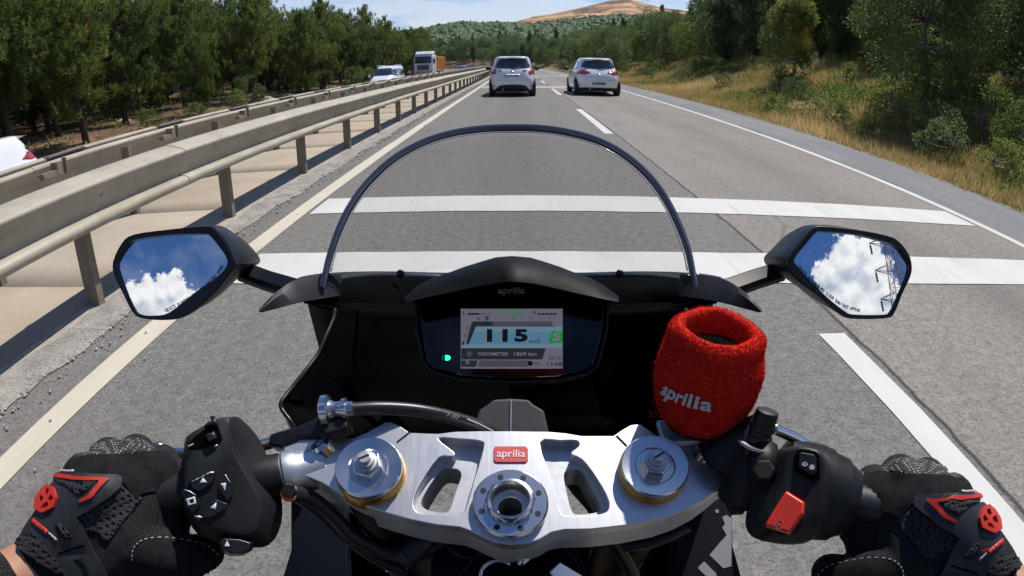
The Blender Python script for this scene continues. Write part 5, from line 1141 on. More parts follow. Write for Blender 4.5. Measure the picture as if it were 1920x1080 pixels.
# top edge of the nose, rolled
e1 = [(560, 521, .64), (585, 517, .67), (612, 514, .70), (650, 511.5, .77), (700, 510, .85), (760, 511, .91), (840, 513, .96), (957, 514, .985)]
e2 = [(560, 530, .635), (590, 531, .66), (620, 529, .69), (655, 524, .76), (700, 521, .84), (760, 521, .90), (840, 523, .95), (957, 524, .97)]
e3 = [(572, 566, .63), (600, 565, .66), (630, 562, .68), (665, 560, .74), (710, 560, .80), (770, 560, .86), (840, 560, .90), (957, 560, .92)]
e4 = [(576, 566, .625), (628, 583, .66), (640, 620, .70), (665, 650, .74), (710, 670, .76), (770, 690, .78), (840, 700, .80), (957, 710, .82)]
for f_ in (lambda c_: c_, mx):
    sheet('nose_edge', [f_(e1), f_(e2)], m_blkg, thick=.004)
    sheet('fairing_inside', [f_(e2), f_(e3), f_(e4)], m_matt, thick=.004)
    # side wall of the nose: silhouette edge, then folding inwards and down
    s1 = [(575, 563, .625), (600, 575, .62), (628, 580, .618), (625, 598, .613), (610, 632, .60), (596, 664, .592), (574, 694, .58), (548, 727, .57), (528, 753, .56), (529, 768, .557), (545, 790, .55), (560, 815, .55)]
    s2 = [(x+(957-x)*.22, y+6, d+.10) for x, y, d in s1]; s3 = [(x+(957-x)*.58, y+10, d+.17) for x, y, d in s1]; s4 = [(957, y+14, d+.20) for x, y, d in s1]
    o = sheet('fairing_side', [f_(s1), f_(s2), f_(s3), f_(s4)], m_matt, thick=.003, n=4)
    lip = spline([at(*p) for p in f_(s1[2:])], 5); mb = MB(); mb.tube(lip, .0022, 8); mb.build('fairing_lip', m_blkg, bike, smooth=True)
    # outer skin going down and forwards
    A_ = spline([at(*p) for p in f_(s1)], 3); V = []; 
    for q in range(5):
        for p in A_: V.append(p+Vector((math.copysign(.004, p.x)*q, .03*q, -.085*q)))
    k = len(A_); F = [(i*k+j, i*k+j+1, (i+1)*k+j+1, (i+1)*k+j) for i in range(4) for j in range(k-1)]
    o = link('fairing_outer', npmesh('fairing_outer', [tuple(v) for v in V], F), m_navy, bike, True)
    # fin-like air deflector carrying the mirror arm
    top = [(486, 580, .575), (506, 557, .585), (526, 540, .60), (548, 526, .615), (575, 518, .635), (610, 514, .655), (640, 513, .675)]
    mid = [(483, 586, .57), (505, 566, .578), (528, 551, .592), (552, 541, .606), (580, 534, .625), (612, 530, .648), (640, 528, .668)]
    bot = [(492, 586, .572), (520, 579, .582), (545, 572, .592), (572, 566, .605), (598, 562, .622), (622, 558, .64), (640, 556, .66)]
    und = [(486, 584, .585), (512, 570, .60), (536, 560, .615), (560, 552, .63), (588, 545, .65), (616, 540, .67), (640, 538, .69)]
    C_ = [spline([at(*p) for p in f_(c_)], 5) for c_ in (top, mid, bot, und)]; mb = MB(); mb.loft([[c_[i] for c_ in C_] for i in range(len(C_[0]))]); mb.build('wing_deflector', m_blk, bike, bevel=.0025, seg=3)
# mirrors
SKYM = mat('mirror_glass', (.93, .95, .97), .0, 1.0)
def mirror(front, glass, back, d0, refl, txtpath, flip, arm):
    ctr = at(sum(x for x, y in glass)/len(glass), sum(y for x, y in glass)/len(glass), d0); v = (ctr-CAM).normalized(); n = (Vector(refl).normalized()-v).normalized()
    q = lambda x, y, up=0: onplane(x, y, ctr, n)+n*up
    fr_ = rnd(front, 3); gls = rnd(glass, 3)
    F0 = [q(x, y, .003) for x, y in fr_]; F1 = [q(x, y, .006)+(ctr-q(x, y))*.025 for x, y in fr_]; G1 = [q(x, y, .004) for x, y in gls]
    m = len(fr_); bk = rnd(back, 3); k = len(bk); B0 = [at(*bk[int(i*k/m)], d0+.045) for i in range(m)]
    # housing: from the glass frame back to the shell
    mid_ = [F0[i].lerp(B0[i], .45)+(F0[i]-ctr).normalized()*.004 for i in range(m)]
    mb = MB(); mb.loft([F1, F0, mid_, B0], caps=False); mb.add(B0, [tuple(range(m))]); h_ = mb.build('mirror', m_blkg, bike, auto=60)
    # frame ring between housing edge and glass
    V2, Fc = fill2d(fr_, [gls]); 
    solid('mirror_frame', [q(p.x, p.y, .0055) for p in V2], Fc, .006, n, m_blkg, h_, bevel=.0012)
    V2, Fc = fill2d(gls, [], 12); solid('mirror_glass', [q(p.x, p.y, .0005) for p in V2], Fc, .002, n, SKYM, h_)
    # warning text follows the lower edge of the glass
    path = spline([(x, y, 0) for x, y in txtpath], 10); L_ = [0]
    for i in range(1, len(path)): L_.append(L_[-1]+(path[i]-path[i-1]).length)
    s_ = 'OBJECTS IN MIRROR ARE CLOSER THAN THEY APPEAR'; m_t = mat('etched_text', (.05, .07, .12), .5)
    kk = d0/FPX; allv = []; allf = []
    for ci, ch in enumerate(s_):
        if ch == ' ': continue
        t_ = L_[-1]*(ci+.5)/len(s_); j = next(i for i in range(1, len(L_)) if L_[i] >= t_); f = (t_-L_[j-1])/(L_[j]-L_[j-1]); p = path[j-1].lerp(path[j], f); a = (path[j]-path[j-1]).normalized()
        P0 = q(p.x, p.y, .0012); ex = (q(p.x+a.x, p.y+a.y)-q(p.x, p.y)).normalized(); ey = n.cross(ex).normalized()
        me = text_mesh(ch, 7.2*kk*1.25, .0, bold=0); b_ = len(allv); allv += [P0+ex*v_.co.x*.72+ey*v_.co.y for v_ in me.vertices]; allf += [[b_+i for i in pl.vertices] for pl in me.polygons]; bpy.data.meshes.remove(me)
    me = bpy.data.meshes.new('mirror_lettering'); me.from_pydata([tuple(x) for x in allv], [], allf); link('mirror_lettering', me, m_t, h_)
    mb = MB(); A_ = [at(*p) for p in arm]; up = Vector((0, -.35, 1)).normalized()
    for (a_, b_) in [(0, 1)]: pass
    rg = []
    for i, p in enumerate(A_):
        t_ = (A_[min(i+1, len(A_)-1)]-A_[max(0, i-1)]).normalized(); s2_ = up.cross(t_).normalized(); u2 = t_.cross(s2_); w_ = .0125; hh = .007
        rg.append([p+u2*hh+s2_*w_*.75, p+u2*hh*.4+s2_*w_, p-u2*hh+s2_*w_*.8, p-u2*hh-s2_*w_*.8, p+u2*hh*.4-s2_*w_, p+u2*hh-s2_*w_*.75])
    mb.loft(rg); mb.build('mirror_arm', m_navy, bike, bevel=.0015)
    return ctr, n
mirror([(216, 493), (233, 457), (256, 441), (320, 432), (383, 426), (405, 429), (424, 448), (446, 492), (444, 503), (400, 557), (352, 592), (317, 600), (275, 598), (254, 587), (233, 547), (220, 520)],
    [(222, 493), (243, 460), (260, 450), (320, 442), (385, 440), (397, 444), (414, 464), (430, 492), (414, 517), (367, 551), (322, 586), (294, 592), (264, 590), (249, 578), (238, 550), (227, 520)],
    [(330, 500), (335, 475), (345, 455), (385, 436), (415, 430), (440, 438), (466, 458), (488, 486), (478, 499), (448, 516), (430, 532), (405, 548), (380, 552), (355, 545), (338, 530), (332, 515)],
    .68, (-.34, -.80, .50), [(310, 583), (345, 566), (380, 542), (408, 514), (418, 498)], 0, [(452, 508, .70), (500, 526, .69), (548, 540, .67), (600, 548, .66)])
mirror([(1474, 487), (1497, 455), (1520, 429), (1540, 425), (1600, 431), (1657, 442), (1681, 453), (1700, 477), (1706, 500), (1703, 520), (1688, 552), (1673, 588), (1657, 597), (1600, 598), (1573, 590), (1533, 557), (1481, 517)],
    [(1487, 487), (1508, 460), (1528, 437), (1540, 435), (1600, 440), (1652, 453), (1677, 463), (1693, 483), (1702, 504), (1686, 550), (1670, 583), (1656, 590), (1600, 590), (1580, 583), (1540, 550), (1495, 502)],
    [(1432, 484), (1447, 467), (1475, 440), (1500, 429), (1530, 430), (1570, 440), (1580, 460), (1585, 480), (1588, 500), (1580, 520), (1570, 540), (1550, 548), (1520, 540), (1490, 525), (1460, 508), (1440, 500)],
    .68, (.30, -.80, .46), [(1497, 500), (1520, 525), (1548, 549), (1578, 572), (1612, 583)], 1, [(1466, 508, .70), (1415, 524, .69), (1370, 540, .67), (1310, 548, .66)])
# ------------------------------------------------------------------ bars, switches, cables
LA = Vector((-.166, .344, .934)); LB = LA+(at(165, 948, .53)-LA).normalized()*.225; RA = Vector((.166, .342, .934)); RB = RA+(at(1777, 984, .53)-RA).normalized()*.225
def bar_(a, b, side):
    ax = (b-a).normalized(); L_ = (b-a).length
    g = MB(); g.lathe(a, ax, [(-.02, .0165), (.0, .0165), (.004, .0185), (.012, .0185), (.014, .0165), (.02, .0165)], 36); g.build('bar_ferrule', m_alu, bike, auto=30)
    g = MB(); g.lathe(a, ax, [(.014, .0162), (.016, .0172), (.045, .0172), (.047, .0125), (L_-.01, .0125)], 28); h = g.build('handlebar', m_blk, bike, auto=30)
    g = MB(); pr = [(.085, .0155)]
    for k in range(24): pr += [(.09+k*.0042, .0165), (.0923+k*.0042, .0158)]
    pr += [(.192, .0165), (.194, .019), (.198, .019), (.199, .012)]
    g.lathe(a, ax, pr, 28); g.build('grip', m_rubber, h, auto=40); g = MB(); g.lathe(a, ax, [(.199, .015), (.215, .0155), (.219, .012), (.219, .002)], 24); g.build('bar_end', m_blkg, h, auto=30)
bar_(LA, LB, -1); bar_(RA, RB, 1)
# left switch block: outline of the housing, then its raised face
o1 = [(347, 812), (372, 797), (402, 779), (437, 774), (452, 777), (482, 808), (498, 838), (512, 872), (529, 920), (532, 962), (524, 996), (508, 1018), (480, 1024), (430, 1016), (372, 1003), (350, 968), (337, 936), (333, 893), (342, 840)]
o2 = [(353, 818), (374, 803), (402, 787), (424, 782), (432, 790), (438, 826), (444, 852), (462, 884), (480, 915), (494, 950), (488, 980), (472, 1000), (450, 1003), (425, 998), (378, 985), (358, 962), (349, 932), (346, 893), (348, 842)]
SP = at(425, 900, .462); SN = (CAM-SP).normalized(); SN = (SN*.9+Vector((0, 0, .22))+Vector((.05, 0, 0))).normalized()
s3 = lambda x, y, up: onplane(x, y, SP, SN)+SN*up
cx_, cy_ = 435, 900
rg = [[s3(cx_+(x-cx_)*.93, cy_+(y-cy_)*.93, -.050) for x, y in rnd(o1, 2)], [s3(x, y, -.028) for x, y in rnd(o1, 2)], [s3(x, y, -.012) for x, y in rnd(o1, 2)], [s3(x, y, 0.000) for x, y in rnd(o2, 2)], [s3(420+(x-420)*.9, 900+(y-900)*.9, .0012) for x, y in rnd(o2, 2)]]
mb = MB(); mb.loft(rg); sw = mb.build('switch_block', m_blk, bike, auto=28); bv = sw.modifiers.new('b', 'BEVEL'); bv.width = .0012; bv.segments = 2; bv.angle_limit = R(20)
bvs = bvh_of(sw)
def DD(nm, poly, off, th, m_, st=5, par=None, holes=(), b=None, bev=0): return drape(nm, poly, b or bvs, off, th, m_, par or sw, st, None, holes, bev)
DD('switch_recess', [(353, 834), (366, 818), (384, 806), (409, 797), (417, 824), (408, 836), (394, 834), (384, 840), (356, 842)], .0008, .001, m_matt)
DD('flash_switch', [(380, 792), (405, 787), (408, 798), (384, 803)], .004, .006, m_blkg); DD('turn_switch', [(386, 818), (402, 812), (408, 824), (392, 832)], .006, .008, m_blkg)
pad = [[(356, 900), (366, 895), (396, 884), (405, 888), (398, 905), (374, 922), (362, 916)], [(412, 902), (420, 893), (428, 898), (438, 918), (436, 930), (426, 938), (410, 916)], [(347, 922), (354, 920), (374, 936), (376, 943), (366, 962), (354, 950)], [(378, 962), (392, 942), (404, 938), (427, 946), (424, 954), (396, 970), (382, 972)]]
for q in pad: DD('arrow_button', q, .0035, .005, m_blkg, bev=.0006)
for q in ([(374, 908), (381, 897), (389, 906)], [(414, 908), (424, 907), (422, 922)], [(394, 954), (406, 943), (405, 957)], [(354, 838), (364, 833), (356, 841)]): DD('arrow_mark', q, .0040, .0006, m_wht)
DD('menu_mark', [(353, 936), (366, 932), (369, 945), (356, 949)], .0040, .0006, m_wht, holes=[[(357, 938), (363, 936), (365, 943), (359, 945)]]); DD('dash_mark', [(402, 836), (408, 834), (408, 837), (402, 839)], .002, .0006, m_wht)
for q in ([(360, 904), (395, 886), (402, 886), (402, 888), (395, 889), (361, 906)], [(421, 892), (423, 891), (432, 906), (431, 908)], [(349, 919), (352, 919), (368, 929), (367, 931)], [(368, 966), (380, 970), (380, 972), (368, 968)]): DD('button_edge', q, .0043, .0006, m_cast)
hb = MB(); ring2 = [(405, 1018), (415, 1006), (450, 1008), (478, 1016), (474, 1030), (455, 1040), (430, 1041), (414, 1032)]
hb.loft([[s3(x, y, -.03) for x, y in ring2], [s3(x, y, -.006) for x, y in ring2], [s3(442+(x-442)*.8, 1024+(y-1024)*.8, .0) for x, y in ring2]]); ho = hb.build('horn_button', m_blkg, sw, bevel=.001)
plate('arrow_mark', [(421, 1024), (426, 1013), (431, 1024)], SP, SN, .0005, m_wht, sw, lift=.0012)
# right throttle and switch housing
ax = (RB-RA).normalized(); g = MB(); g.lathe(RA, ax, [(.026, .020), (.030, .030), (.034, .0375), (.060, .0385), (.066, .0375), (.070, .0370), (.0705, .0355), (.084, .0330), (.0845, .0315), (.096, .0255), (.097, .018)], 48)
drum = g.build('throttle_housing', m_blk, bike, auto=35)
TP = at(1505, 925, .425); TN = ((CAM-TP).normalized()*.85+Vector((-.12, 0, .2))).normalized(); t3 = lambda x, y, up: onplane(x, y, TP, TN)+TN*up
h1 = [(1442, 842), (1470, 832), (1500, 829), (1532, 838), (1552, 856), (1560, 886), (1556, 930), (1545, 972), (1520, 1008), (1484, 1018), (1440, 1014), (1405, 1004), (1392, 978), (1400, 940), (1418, 900), (1432, 866)]
h2 = [(1476, 850), (1486, 842), (1502, 838), (1530, 843), (1543, 856), (1545, 886), (1538, 925), (1524, 962), (1502, 990), (1484, 1000), (1462, 1000), (1445, 992), (1438, 978), (1455, 940), (1466, 912), (1472, 880)]
mb = MB(); mb.loft([[t3(1480+(x-1480)*.95, 920+(y-920)*.95, -.05) for x, y in rnd(h1, 2)], [t3(x, y, -.024) for x, y in rnd(h1, 2)], [t3(x, y, -.012) for x, y in rnd(h1, 2)], [t3(x, y, 0) for x, y in rnd(h2, 2)]]); rs = mb.build('kill_switch_block', m_blk, bike, auto=30); bv = rs.modifiers.new('b', 'BEVEL'); bv.width = .0015; bv.segments = 2; bv.angle_limit = R(20)
plate('rocker_frame', [(1492, 848), (1500, 843), (1530, 848), (1536, 858), (1538, 895), (1526, 904), (1490, 882), (1488, 872)], TP, TN, .002, m_matt, rs, lift=.0012, bevel=.0005)
plate('light_rocker', [(1498, 853), (1502, 849), (1527, 854), (1531, 862), (1531, 886), (1522, 893), (1497, 876)], TP, TN, .004, m_blkg, rs, lift=.0040, bevel=.0012)
plate('lamp_mark', [(1505, 870), (1511, 868), (1516, 873), (1511, 877), (1505, 875)], TP, TN, .0004, m_wht, rs, lift=.0046, holes=[[(1507, 871), (1511, 870), (1513, 873), (1510, 875)]])
sun_ = []
for k in range(16): a = k*math.pi/8; r_ = 6.5 if k % 2 == 0 else 3.4; sun_.append((1523+math.cos(a)*r_, 878+math.sin(a)*r_))
plate('lamp_mark', sun_, TP, TN, .0004, m_wht, rs, lift=.0046)
m_red = mat('switch_red', (.78, .045, .02), .32, coat=.4)
mb = MB(); kr = [(1475, 921), (1510, 943), (1508, 966), (1481, 1003), (1434, 988), (1449, 962)]; kt = [(1478, 926), (1505, 944), (1503, 960), (1474, 975), (1450, 963), (1458, 950)]
mb.loft([[t3(x, y, -.004) for x, y in kr], [t3(x, y, .004) for x, y in kr], [t3(1478+(x-1478)*.92, 960+(y-960)*.92, .0075) for x, y in kr]]); ks = mb.build('kill_switch', m_red, rs, bevel=.0014, seg=3)
m_redd = mat('switch_red_engraved', (.55, .12, .10), .5)
for cx_, cy_ in ((1462, 990), (1464, 981)):
    c_ = [(cx_+math.cos(a)*5.5, cy_+math.sin(a)*4.5) for a in np.linspace(0, 6.28, 15)[:-1]]; i_ = [(cx_+math.cos(a)*3.8, cy_+math.sin(a)*3) for a in np.linspace(0, 6.28, 15)[:-1]]; plate('kill_mark', c_, TP, TN, .0004, m_wht if 0 else m_redd, rs, lift=.0079, holes=[i_])
# brake pump, its plug, banjo bolts
def tb(nm, P, r_, m_, par=bike, n=14, sm=6): g = MB(); S_ = spline([Vector(p) if not isinstance(p, tuple) or len(p) != 3 or p[0] < 5 else at(*p) for p in P], sm); rr = r_ if not isinstance(r_, list) else [r_[0]+(r_[-1]-r_[0])*i/(len(S_)-1) for i in range(len(S_))]; g.tube(S_, rr, n); return g.build(nm, m_, par, smooth=True)
pump = tb('brake_pump', [at(1352, 872, .46), at(1385, 838, .455), at(1432, 806, .455)], [.021, .014], m_blk, n=24, sm=3)
a = at(1420, 828, .447); b_ = at(1440, 770, .44); d = (b_-a).normalized(); g = MB(); g.lathe(a, d, [(-.01, .0125), (.0, .0125), (.001, .010), (.005, .010), (.006, .0088), (.009, .0088), (.010, .0098), (.014, .0098), (.0145, .0088), (.017, .0088), (.018, .0092), (.024, .0085), (.025, .006)], 24); g.build('pump_plug', m_rubber, pump, auto=30)
g = MB(); g.lathe(a-d*.002, d, [(0, .0165), (.002, .0165), (.002, .01)], 28); g.build('plug_washer', m_cast, pump, auto=30)
tb('pump_joint', [at(1427, 840, .447), at(1432, 900, .44)], .0125, m_blk, pump, 20, 2)
m_yel = mat('yellow_paint_mark', (.55, .48, .02), .5)
for x, y in ((1432, 882), (1383, 944)):
    c_ = at(x, y, .428 if y < 900 else .445); n_2 = (CAM-c_).normalized()+Vector((0, 0, .4)); g = MB(); g.lathe(c_, n_2, [(-.006, .0085), (.0, .0085), (.0015, .007)], 6); bo_ = g.build('hex_bolt', m_bore, pump, bevel=.0005)
    g = MB(); g.lathe(c_+n_2.normalized()*.0012+Vector((.0005, 0, -.002)), n_2, [(.0, .0052), (.0012, .0048), (.0012, .001)], 12); g.build('paint_mark', m_yel, bo_)
tb('clamp_collar', [at(1396, 842, .465), at(1405, 890, .455), at(1390, 940, .46)], .019, m_blk, n=20)
lv = tb('brake_lever', [at(1448, 803, .455), at(1500, 826, .475), at(1560, 866, .50), at(1612, 893, .52), at(1680, 905, .54)], .0042, m_steel)
g = MB(); g.lathe(at(300, 843, .55), (0, 0, 1), [(-.008, .001), (-.006, .006), (0, .0085), (.006, .006), (.008, .001)], 20); cl_ = g.build('clutch_lever', m_steel, bike, smooth=True)
tb('lever_blade', [at(303, 846, .552), at(345, 850, .54), at(470, 840, .50), at(560, 812, .485)], .0050, m_steel, cl_)
# clutch perch, adjuster and cable
mb = MB(); pp = [(505, 812), (560, 796), (604, 776), (652, 786), (654, 800), (618, 818), (560, 822), (530, 840), (500, 834)]
plate('lever_perch', pp, at(570, 805, .475), (0, -.62, .78), .02, m_blkg, bike, bevel=.003)
plate('lever_bracket', [(590, 800), (600, 794), (636, 780), (650, 788), (652, 802), (614, 814), (592, 810)], at(620, 800, .455), (0, -.5, .85), .01, m_blk, bike, bevel=.003)
c_ = at(622, 770, .462); d = (at(660, 769, .46)-at(607, 775, .467)).normalized(); g = MB(); g.lathe(c_, d, [(-.0075, .011), (-.0065, .0125), (-.0015, .0125), (-.0005, .0085), (.004, .0065), (.009, .0068), (.0095, .0085), (.0125, .0085), (.013, .0058), (.018, .0052), (.018, .003)], 28); adj = g.build('cable_adjuster', m_steel, bike, auto=30)
for k in range(24): a_ = k*math.pi/12; 
tb('clutch_cable', [at(656, 768, .46), at(700, 765, .462), at(750, 766, .466), at(800, 772, .47), at(860, 786, .478), at(915, 806, .487), at(960, 830, .50)], .0053, m_rubber, sm=8)
tb('cable_print', [at(876, 786, .4725), at(900, 796, .476), at(925, 809, .48)], .0007, m_wht, n=5)
put_text('cable_lettering', '07-07', at(846, 779, .4695), at(860, 784, .47)-at(832, 776, .47), (0, .6, .8), .004, m_wht, bike, .0001, fit=(.013, .003))
# hoses below the clamp
g = MB(); g.lathe(at(541, 920, .455), (CAM-at(541, 920, .455)), [(-.01, .0060), (.0, .0060), (.002, .005)], 6); hx2 = g.build('hose_bolt', m_bore, bike); g = MB(); g.lathe(at(541, 926, .456), (CAM-at(541, 920, .455)), [(-.004, .0062), (.0, .0062), (.0005, .005)], 16); g.build('orange_cap', mat('orange_cap', (.6, .14, .03), .4), hx2)
tb('hose', [at(545, 922, .46), at(585, 935, .47), at(625, 968, .48), at(660, 1005, .49), at(710, 1030, .50), at(770, 1042, .50), at(820, 1020, .50), at(850, 990, .50)], .0062, m_rubber)
tb('hose', [at(553, 928, .47), at(600, 962, .48), at(640, 1000, .50), at(700, 1045, .51), at(760, 1075, .52)], .0050, m_rubber)
tb('hose', [at(1290, 985, .50), at(1240, 1010, .50), at(1180, 1022, .50), at(1120, 1010, .50), at(1060, 1000, .50)], .0055, m_rubber)
tb('hose', [at(1130, 985, .49), at(1160, 1030, .50), at(1190, 1085, .52), at(1200, 1130, .54)], .0060, m_rubber)
tb('hose', [at(1060, 880, .50), at(1085, 915, .49), at(1115, 950, .49), at(1130, 985, .50)], .0070, m_rubber)
tb('hose_sleeve', [at(758, 1050, .485), at(785, 1022, .48), at(812, 998, .48)], [.0105, .0075], m_rubber)
for k in range(5):
    f = k/4; tb('sleeve_ring', [at(760+6*k, 1045-5.5*k, .484), at(762+6*k, 1043-5.5*k, .484)], .0116-.0006*k, m_rubber, n=16, sm=2)
# fairing flanks below the bars, the right one with its grey decal
FL = at(590, 1000, .60); FN = Vector((.10, -.45, .88)).normalized()
plate('fairing_flank', [(545, 900), (575, 880), (650, 920), (660, 1180), (500, 1180), (545, 1030)], FL, FN, .02, m_navy, bike, bevel=.003)
plate('flank_flange', [(546, 1005), (547, 1180), (488, 1180), (520, 1080)], FL, FN, .012, m_matt, bike, lift=-.02)
FR = at(1320, 1000, .60); FN2 = Vector((-.10, -.45, .88)).normalized(); 
fl = plate('fairing_flank', [(1270, 930), (1340, 905), (1371, 925), (1376, 1180), (1240, 1180)], FR, FN2, .02, m_navy, bike, bevel=.003)
plate('flank_flange', [(1373, 960), (1378, 1010), (1400, 1090), (1425, 1180), (1372, 1180)], FR, FN2, .012, m_matt, bike, lift=-.015)
m_dec = mat('grey_decal', (.22, .22, .24), .45)
for q in ([(1340, 957), (1346, 955), (1348, 961), (1343, 963)], [(1354, 970), (1362, 966), (1371, 972), (1371, 1062), (1356, 1066), (1330, 1041), (1350, 1017), (1362, 1004), (1354, 990), (1359, 982)], [(1308, 1065), (1320, 1053), (1343, 1076), (1343, 1100)]): plate('decal', q, FR, FN2, .0006, m_dec, fl, lift=.0008)
# dark cavity behind the clamp: radiator shroud, frame and tank front
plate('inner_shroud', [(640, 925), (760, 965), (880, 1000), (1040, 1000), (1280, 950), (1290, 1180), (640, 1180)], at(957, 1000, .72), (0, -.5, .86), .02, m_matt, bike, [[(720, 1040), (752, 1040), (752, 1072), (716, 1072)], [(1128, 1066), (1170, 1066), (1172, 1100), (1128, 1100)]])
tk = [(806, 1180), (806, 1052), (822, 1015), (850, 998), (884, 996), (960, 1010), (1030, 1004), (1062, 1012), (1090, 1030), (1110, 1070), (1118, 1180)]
tank = plate('tank_cover', tk, at(960, 1050, .49), (0, -.45, .9), .03, m_navy, bike, bevel=.008, seg=4)
for q in ([(826, 1012), (868, 1045), (930, 1040)], [(862, 1078), (900, 1040), (950, 1032)], [(1040, 1015), (1075, 1045), (1090, 1080)]): tb('tank_crease', [onplane(x, y, at(960, 1050, .488), (0, -.45, .9)) for x, y in q], .0012, m_blkg, tank, 8)
plate('key_flap', [(948, 1032), (960, 1014), (1040, 1004), (1060, 1010), (1075, 1018), (1040, 1036), (1010, 1056), (972, 1060), (945, 1062)], at(990, 1030, .465), (0, -.5, .87), .006, m_matt, bike, bevel=.002)
rgp = [at(935+math.cos(a)*34, 1078+math.sin(a)*26, .452) for a in np.linspace(math.pi*.95, math.pi*1.72, 16)]; tb('key_ring', rgp, .0014, m_steel)
g = MB(); g.lathe(at(980, 1052, .45), (.6, .5, .3), [(-.004, .002), (0, .0032), (.006, .0032), (.007, .001)], 12); g.build('ring_clasp', m_steel, bike, smooth=True)
plate('key_plate', [(1030, 1072), (1050, 1053), (1092, 1078), (1098, 1110), (1060, 1110)], at(1060, 1080, .45), (.2, -.5, .85), .004, m_steel, bike, bevel=.001)

# the rest of the machine, below and behind the saddle view
def wheel2(y, nm): 
    g = MB(); g.lathe((-.06, y, .30), (1, 0, 0), [(0, .22), (.0, .26), (.02, .295), (.06, .302), (.10, .295), (.12, .26), (.12, .22)], 48); t_ = g.build(nm, m_tyre, bike, auto=50); g = MB(); g.lathe((-.05, y, .30), (1, 0, 0), [(0, .225), (.0, .19), (.10, .19), (.10, .225)], 40); g.lathe((-.05, y, .30), (1, 0, 0), [(0, .04), (.10, .04)], 20)
    for k in range(5): a_ = k*1.2566; g.box((0, y+math.cos(a_)*.115, .30+math.sin(a_)*.115), (.03, .17, .035), Matrix.Rotation(a_, 3, 'X'))
    g.build('rim', m_blkg, t_, auto=30)
wheel2(.62, 'front_wheel'); wheel2(-.76, 'rear_wheel')
def loft_y(nm, secs, m_, n=20):
    g = MB(); g.loft([[Vector((math.copysign(abs(math.cos(2*math.pi*k/n))**.8, math.cos(2*math.pi*k/n))*w_, y, z+math.copysign(abs(math.sin(2*math.pi*k/n))**.8, math.sin(2*math.pi*k/n))*h_)) for k in range(n)] for y, z, w_, h_ in secs]); return g.build(nm, m_, bike, smooth=True)
loft_y('fuel_tank', [(.20, .80, .05, .06), (.16, .80, .10, .08), (.05, .80, .14, .09), (-.08, .79, .13, .085), (-.20, .74, .08, .06)], m_navy)
loft_y('seat', [(-.18, .72, .07, .05), (-.30, .745, .12, .035), (-.50, .76, .13, .035), (-.62, .79, .09, .04)], m_blk); loft_y('tail', [(-.60, .80, .10, .06), (-.85, .86, .07, .05), (-1.0, .90, .03, .02)], m_navy)
loft_y('engine', [(.22, .42, .12, .14), (.0, .42, .17, .20), (-.25, .42, .15, .16)], m_blkg); loft_y('front_mudguard', [(.95, .50, .02, .02), (.80, .585, .07, .03), (.62, .62, .07, .025), (.45, .58, .06, .02)], m_navy)
g = MB(); g.tube([(-.10, -.2, .40), (-.10, -.76, .30)], .03, 10); g.tube([(.10, -.2, .40), (.10, -.76, .30)], .03, 10); g.build('swingarm', m_blkg, bike, smooth=True)

# ================================================================== RED WRISTBAND round the brake reservoir
m_terry = mat('red_terry', (.80, .03, .015), .95, spec=.12); t = m_terry.node_tree; oc = objc(m_terry); w1 = noi(t, oc, 420, 3, .7); w2 = noi(t, vmth(t, 'MULTIPLY', oc, (1, 1, 5)), 60, 4, .6)
setc(m_terry, mix(t, ramp(t, w1, [(.35, 0), (.65, 1)]), (.58, .014, .008), (.90, .05, .025))); bump(m_terry, mth(t, 'ADD', w1, mth(t, 'MULTIPLY', w2, .5)), .9, .003)
B0 = at(1314, 768, .475); BA = Vector((.06, .01, 1)).normalized()
band = empty('wristband', B0, 'red terry-cloth wristband pulled over the brake fluid reservoir', 'wristband'); inv = Matrix.Translation(-B0)
prof = [(-.002, .0290), (-.003, .0345), (.002, .0380), (.012, .0410), (.025, .0432), (.038, .0436), (.048, .0425), (.054, .0410), (.0580, .0396), (.0600, .0400), (.0640, .0400), (.0685, .0385), (.0715, .0360), (.0730, .0335), (.0728, .0310), (.0705, .0285), (.065, .0268), (.055, .0255), (.045, .0250), (.030, .0245)]
a_ = BA.orthogonal().normalized(); b2 = BA.cross(a_); nn = 72; pv = spline([(h_, r_, 0) for h_, r_ in prof], 3); V = []
for i, p in enumerate(pv):
    for k in range(nn):
        th = 2*math.pi*k/nn; w_ = mnoise.noise(Vector((math.cos(th)*2.2, math.sin(th)*2.2, p.x*55)))*.0016+mnoise.noise(Vector((math.cos(th)*7, math.sin(th)*7, p.x*160)))*.0007
        r_ = p.y*.96*(1+.035*math.cos(2*(th-.4)))+w_; V.append(tuple(B0+BA*(p.x*.98+.0012*math.sin(th*3))+(a_*math.cos(th)+b2*math.sin(th))*r_))
F = [(i*nn+k, i*nn+(k+1) % nn, (i+1)*nn+(k+1) % nn, (i+1)*nn+k) for i in range(len(pv)-1) for k in range(nn)]
bme = npmesh('cloth', V, F); bbv = BVHTree.FromPolygons([Vector(v) for v in V], F)
tri = np.array([(V[f[0]], V[f[1]], V[f[3]]) for f in F]); ar = np.linalg.norm(np.cross(tri[:, 1]-tri[:, 0], tri[:, 2]-tri[:, 0]), axis=1); r2 = np.random.default_rng(5); pick = r2.choice(len(tri), 60000, p=ar/ar.sum()); u = r2.random((60000, 1)); v = r2.random((60000, 1)); T_0 = tri[pick]; C = T_0[:, 0]+(T_0[:, 1]-T_0[:, 0])*u+(T_0[:, 2]-T_0[:, 0])*v
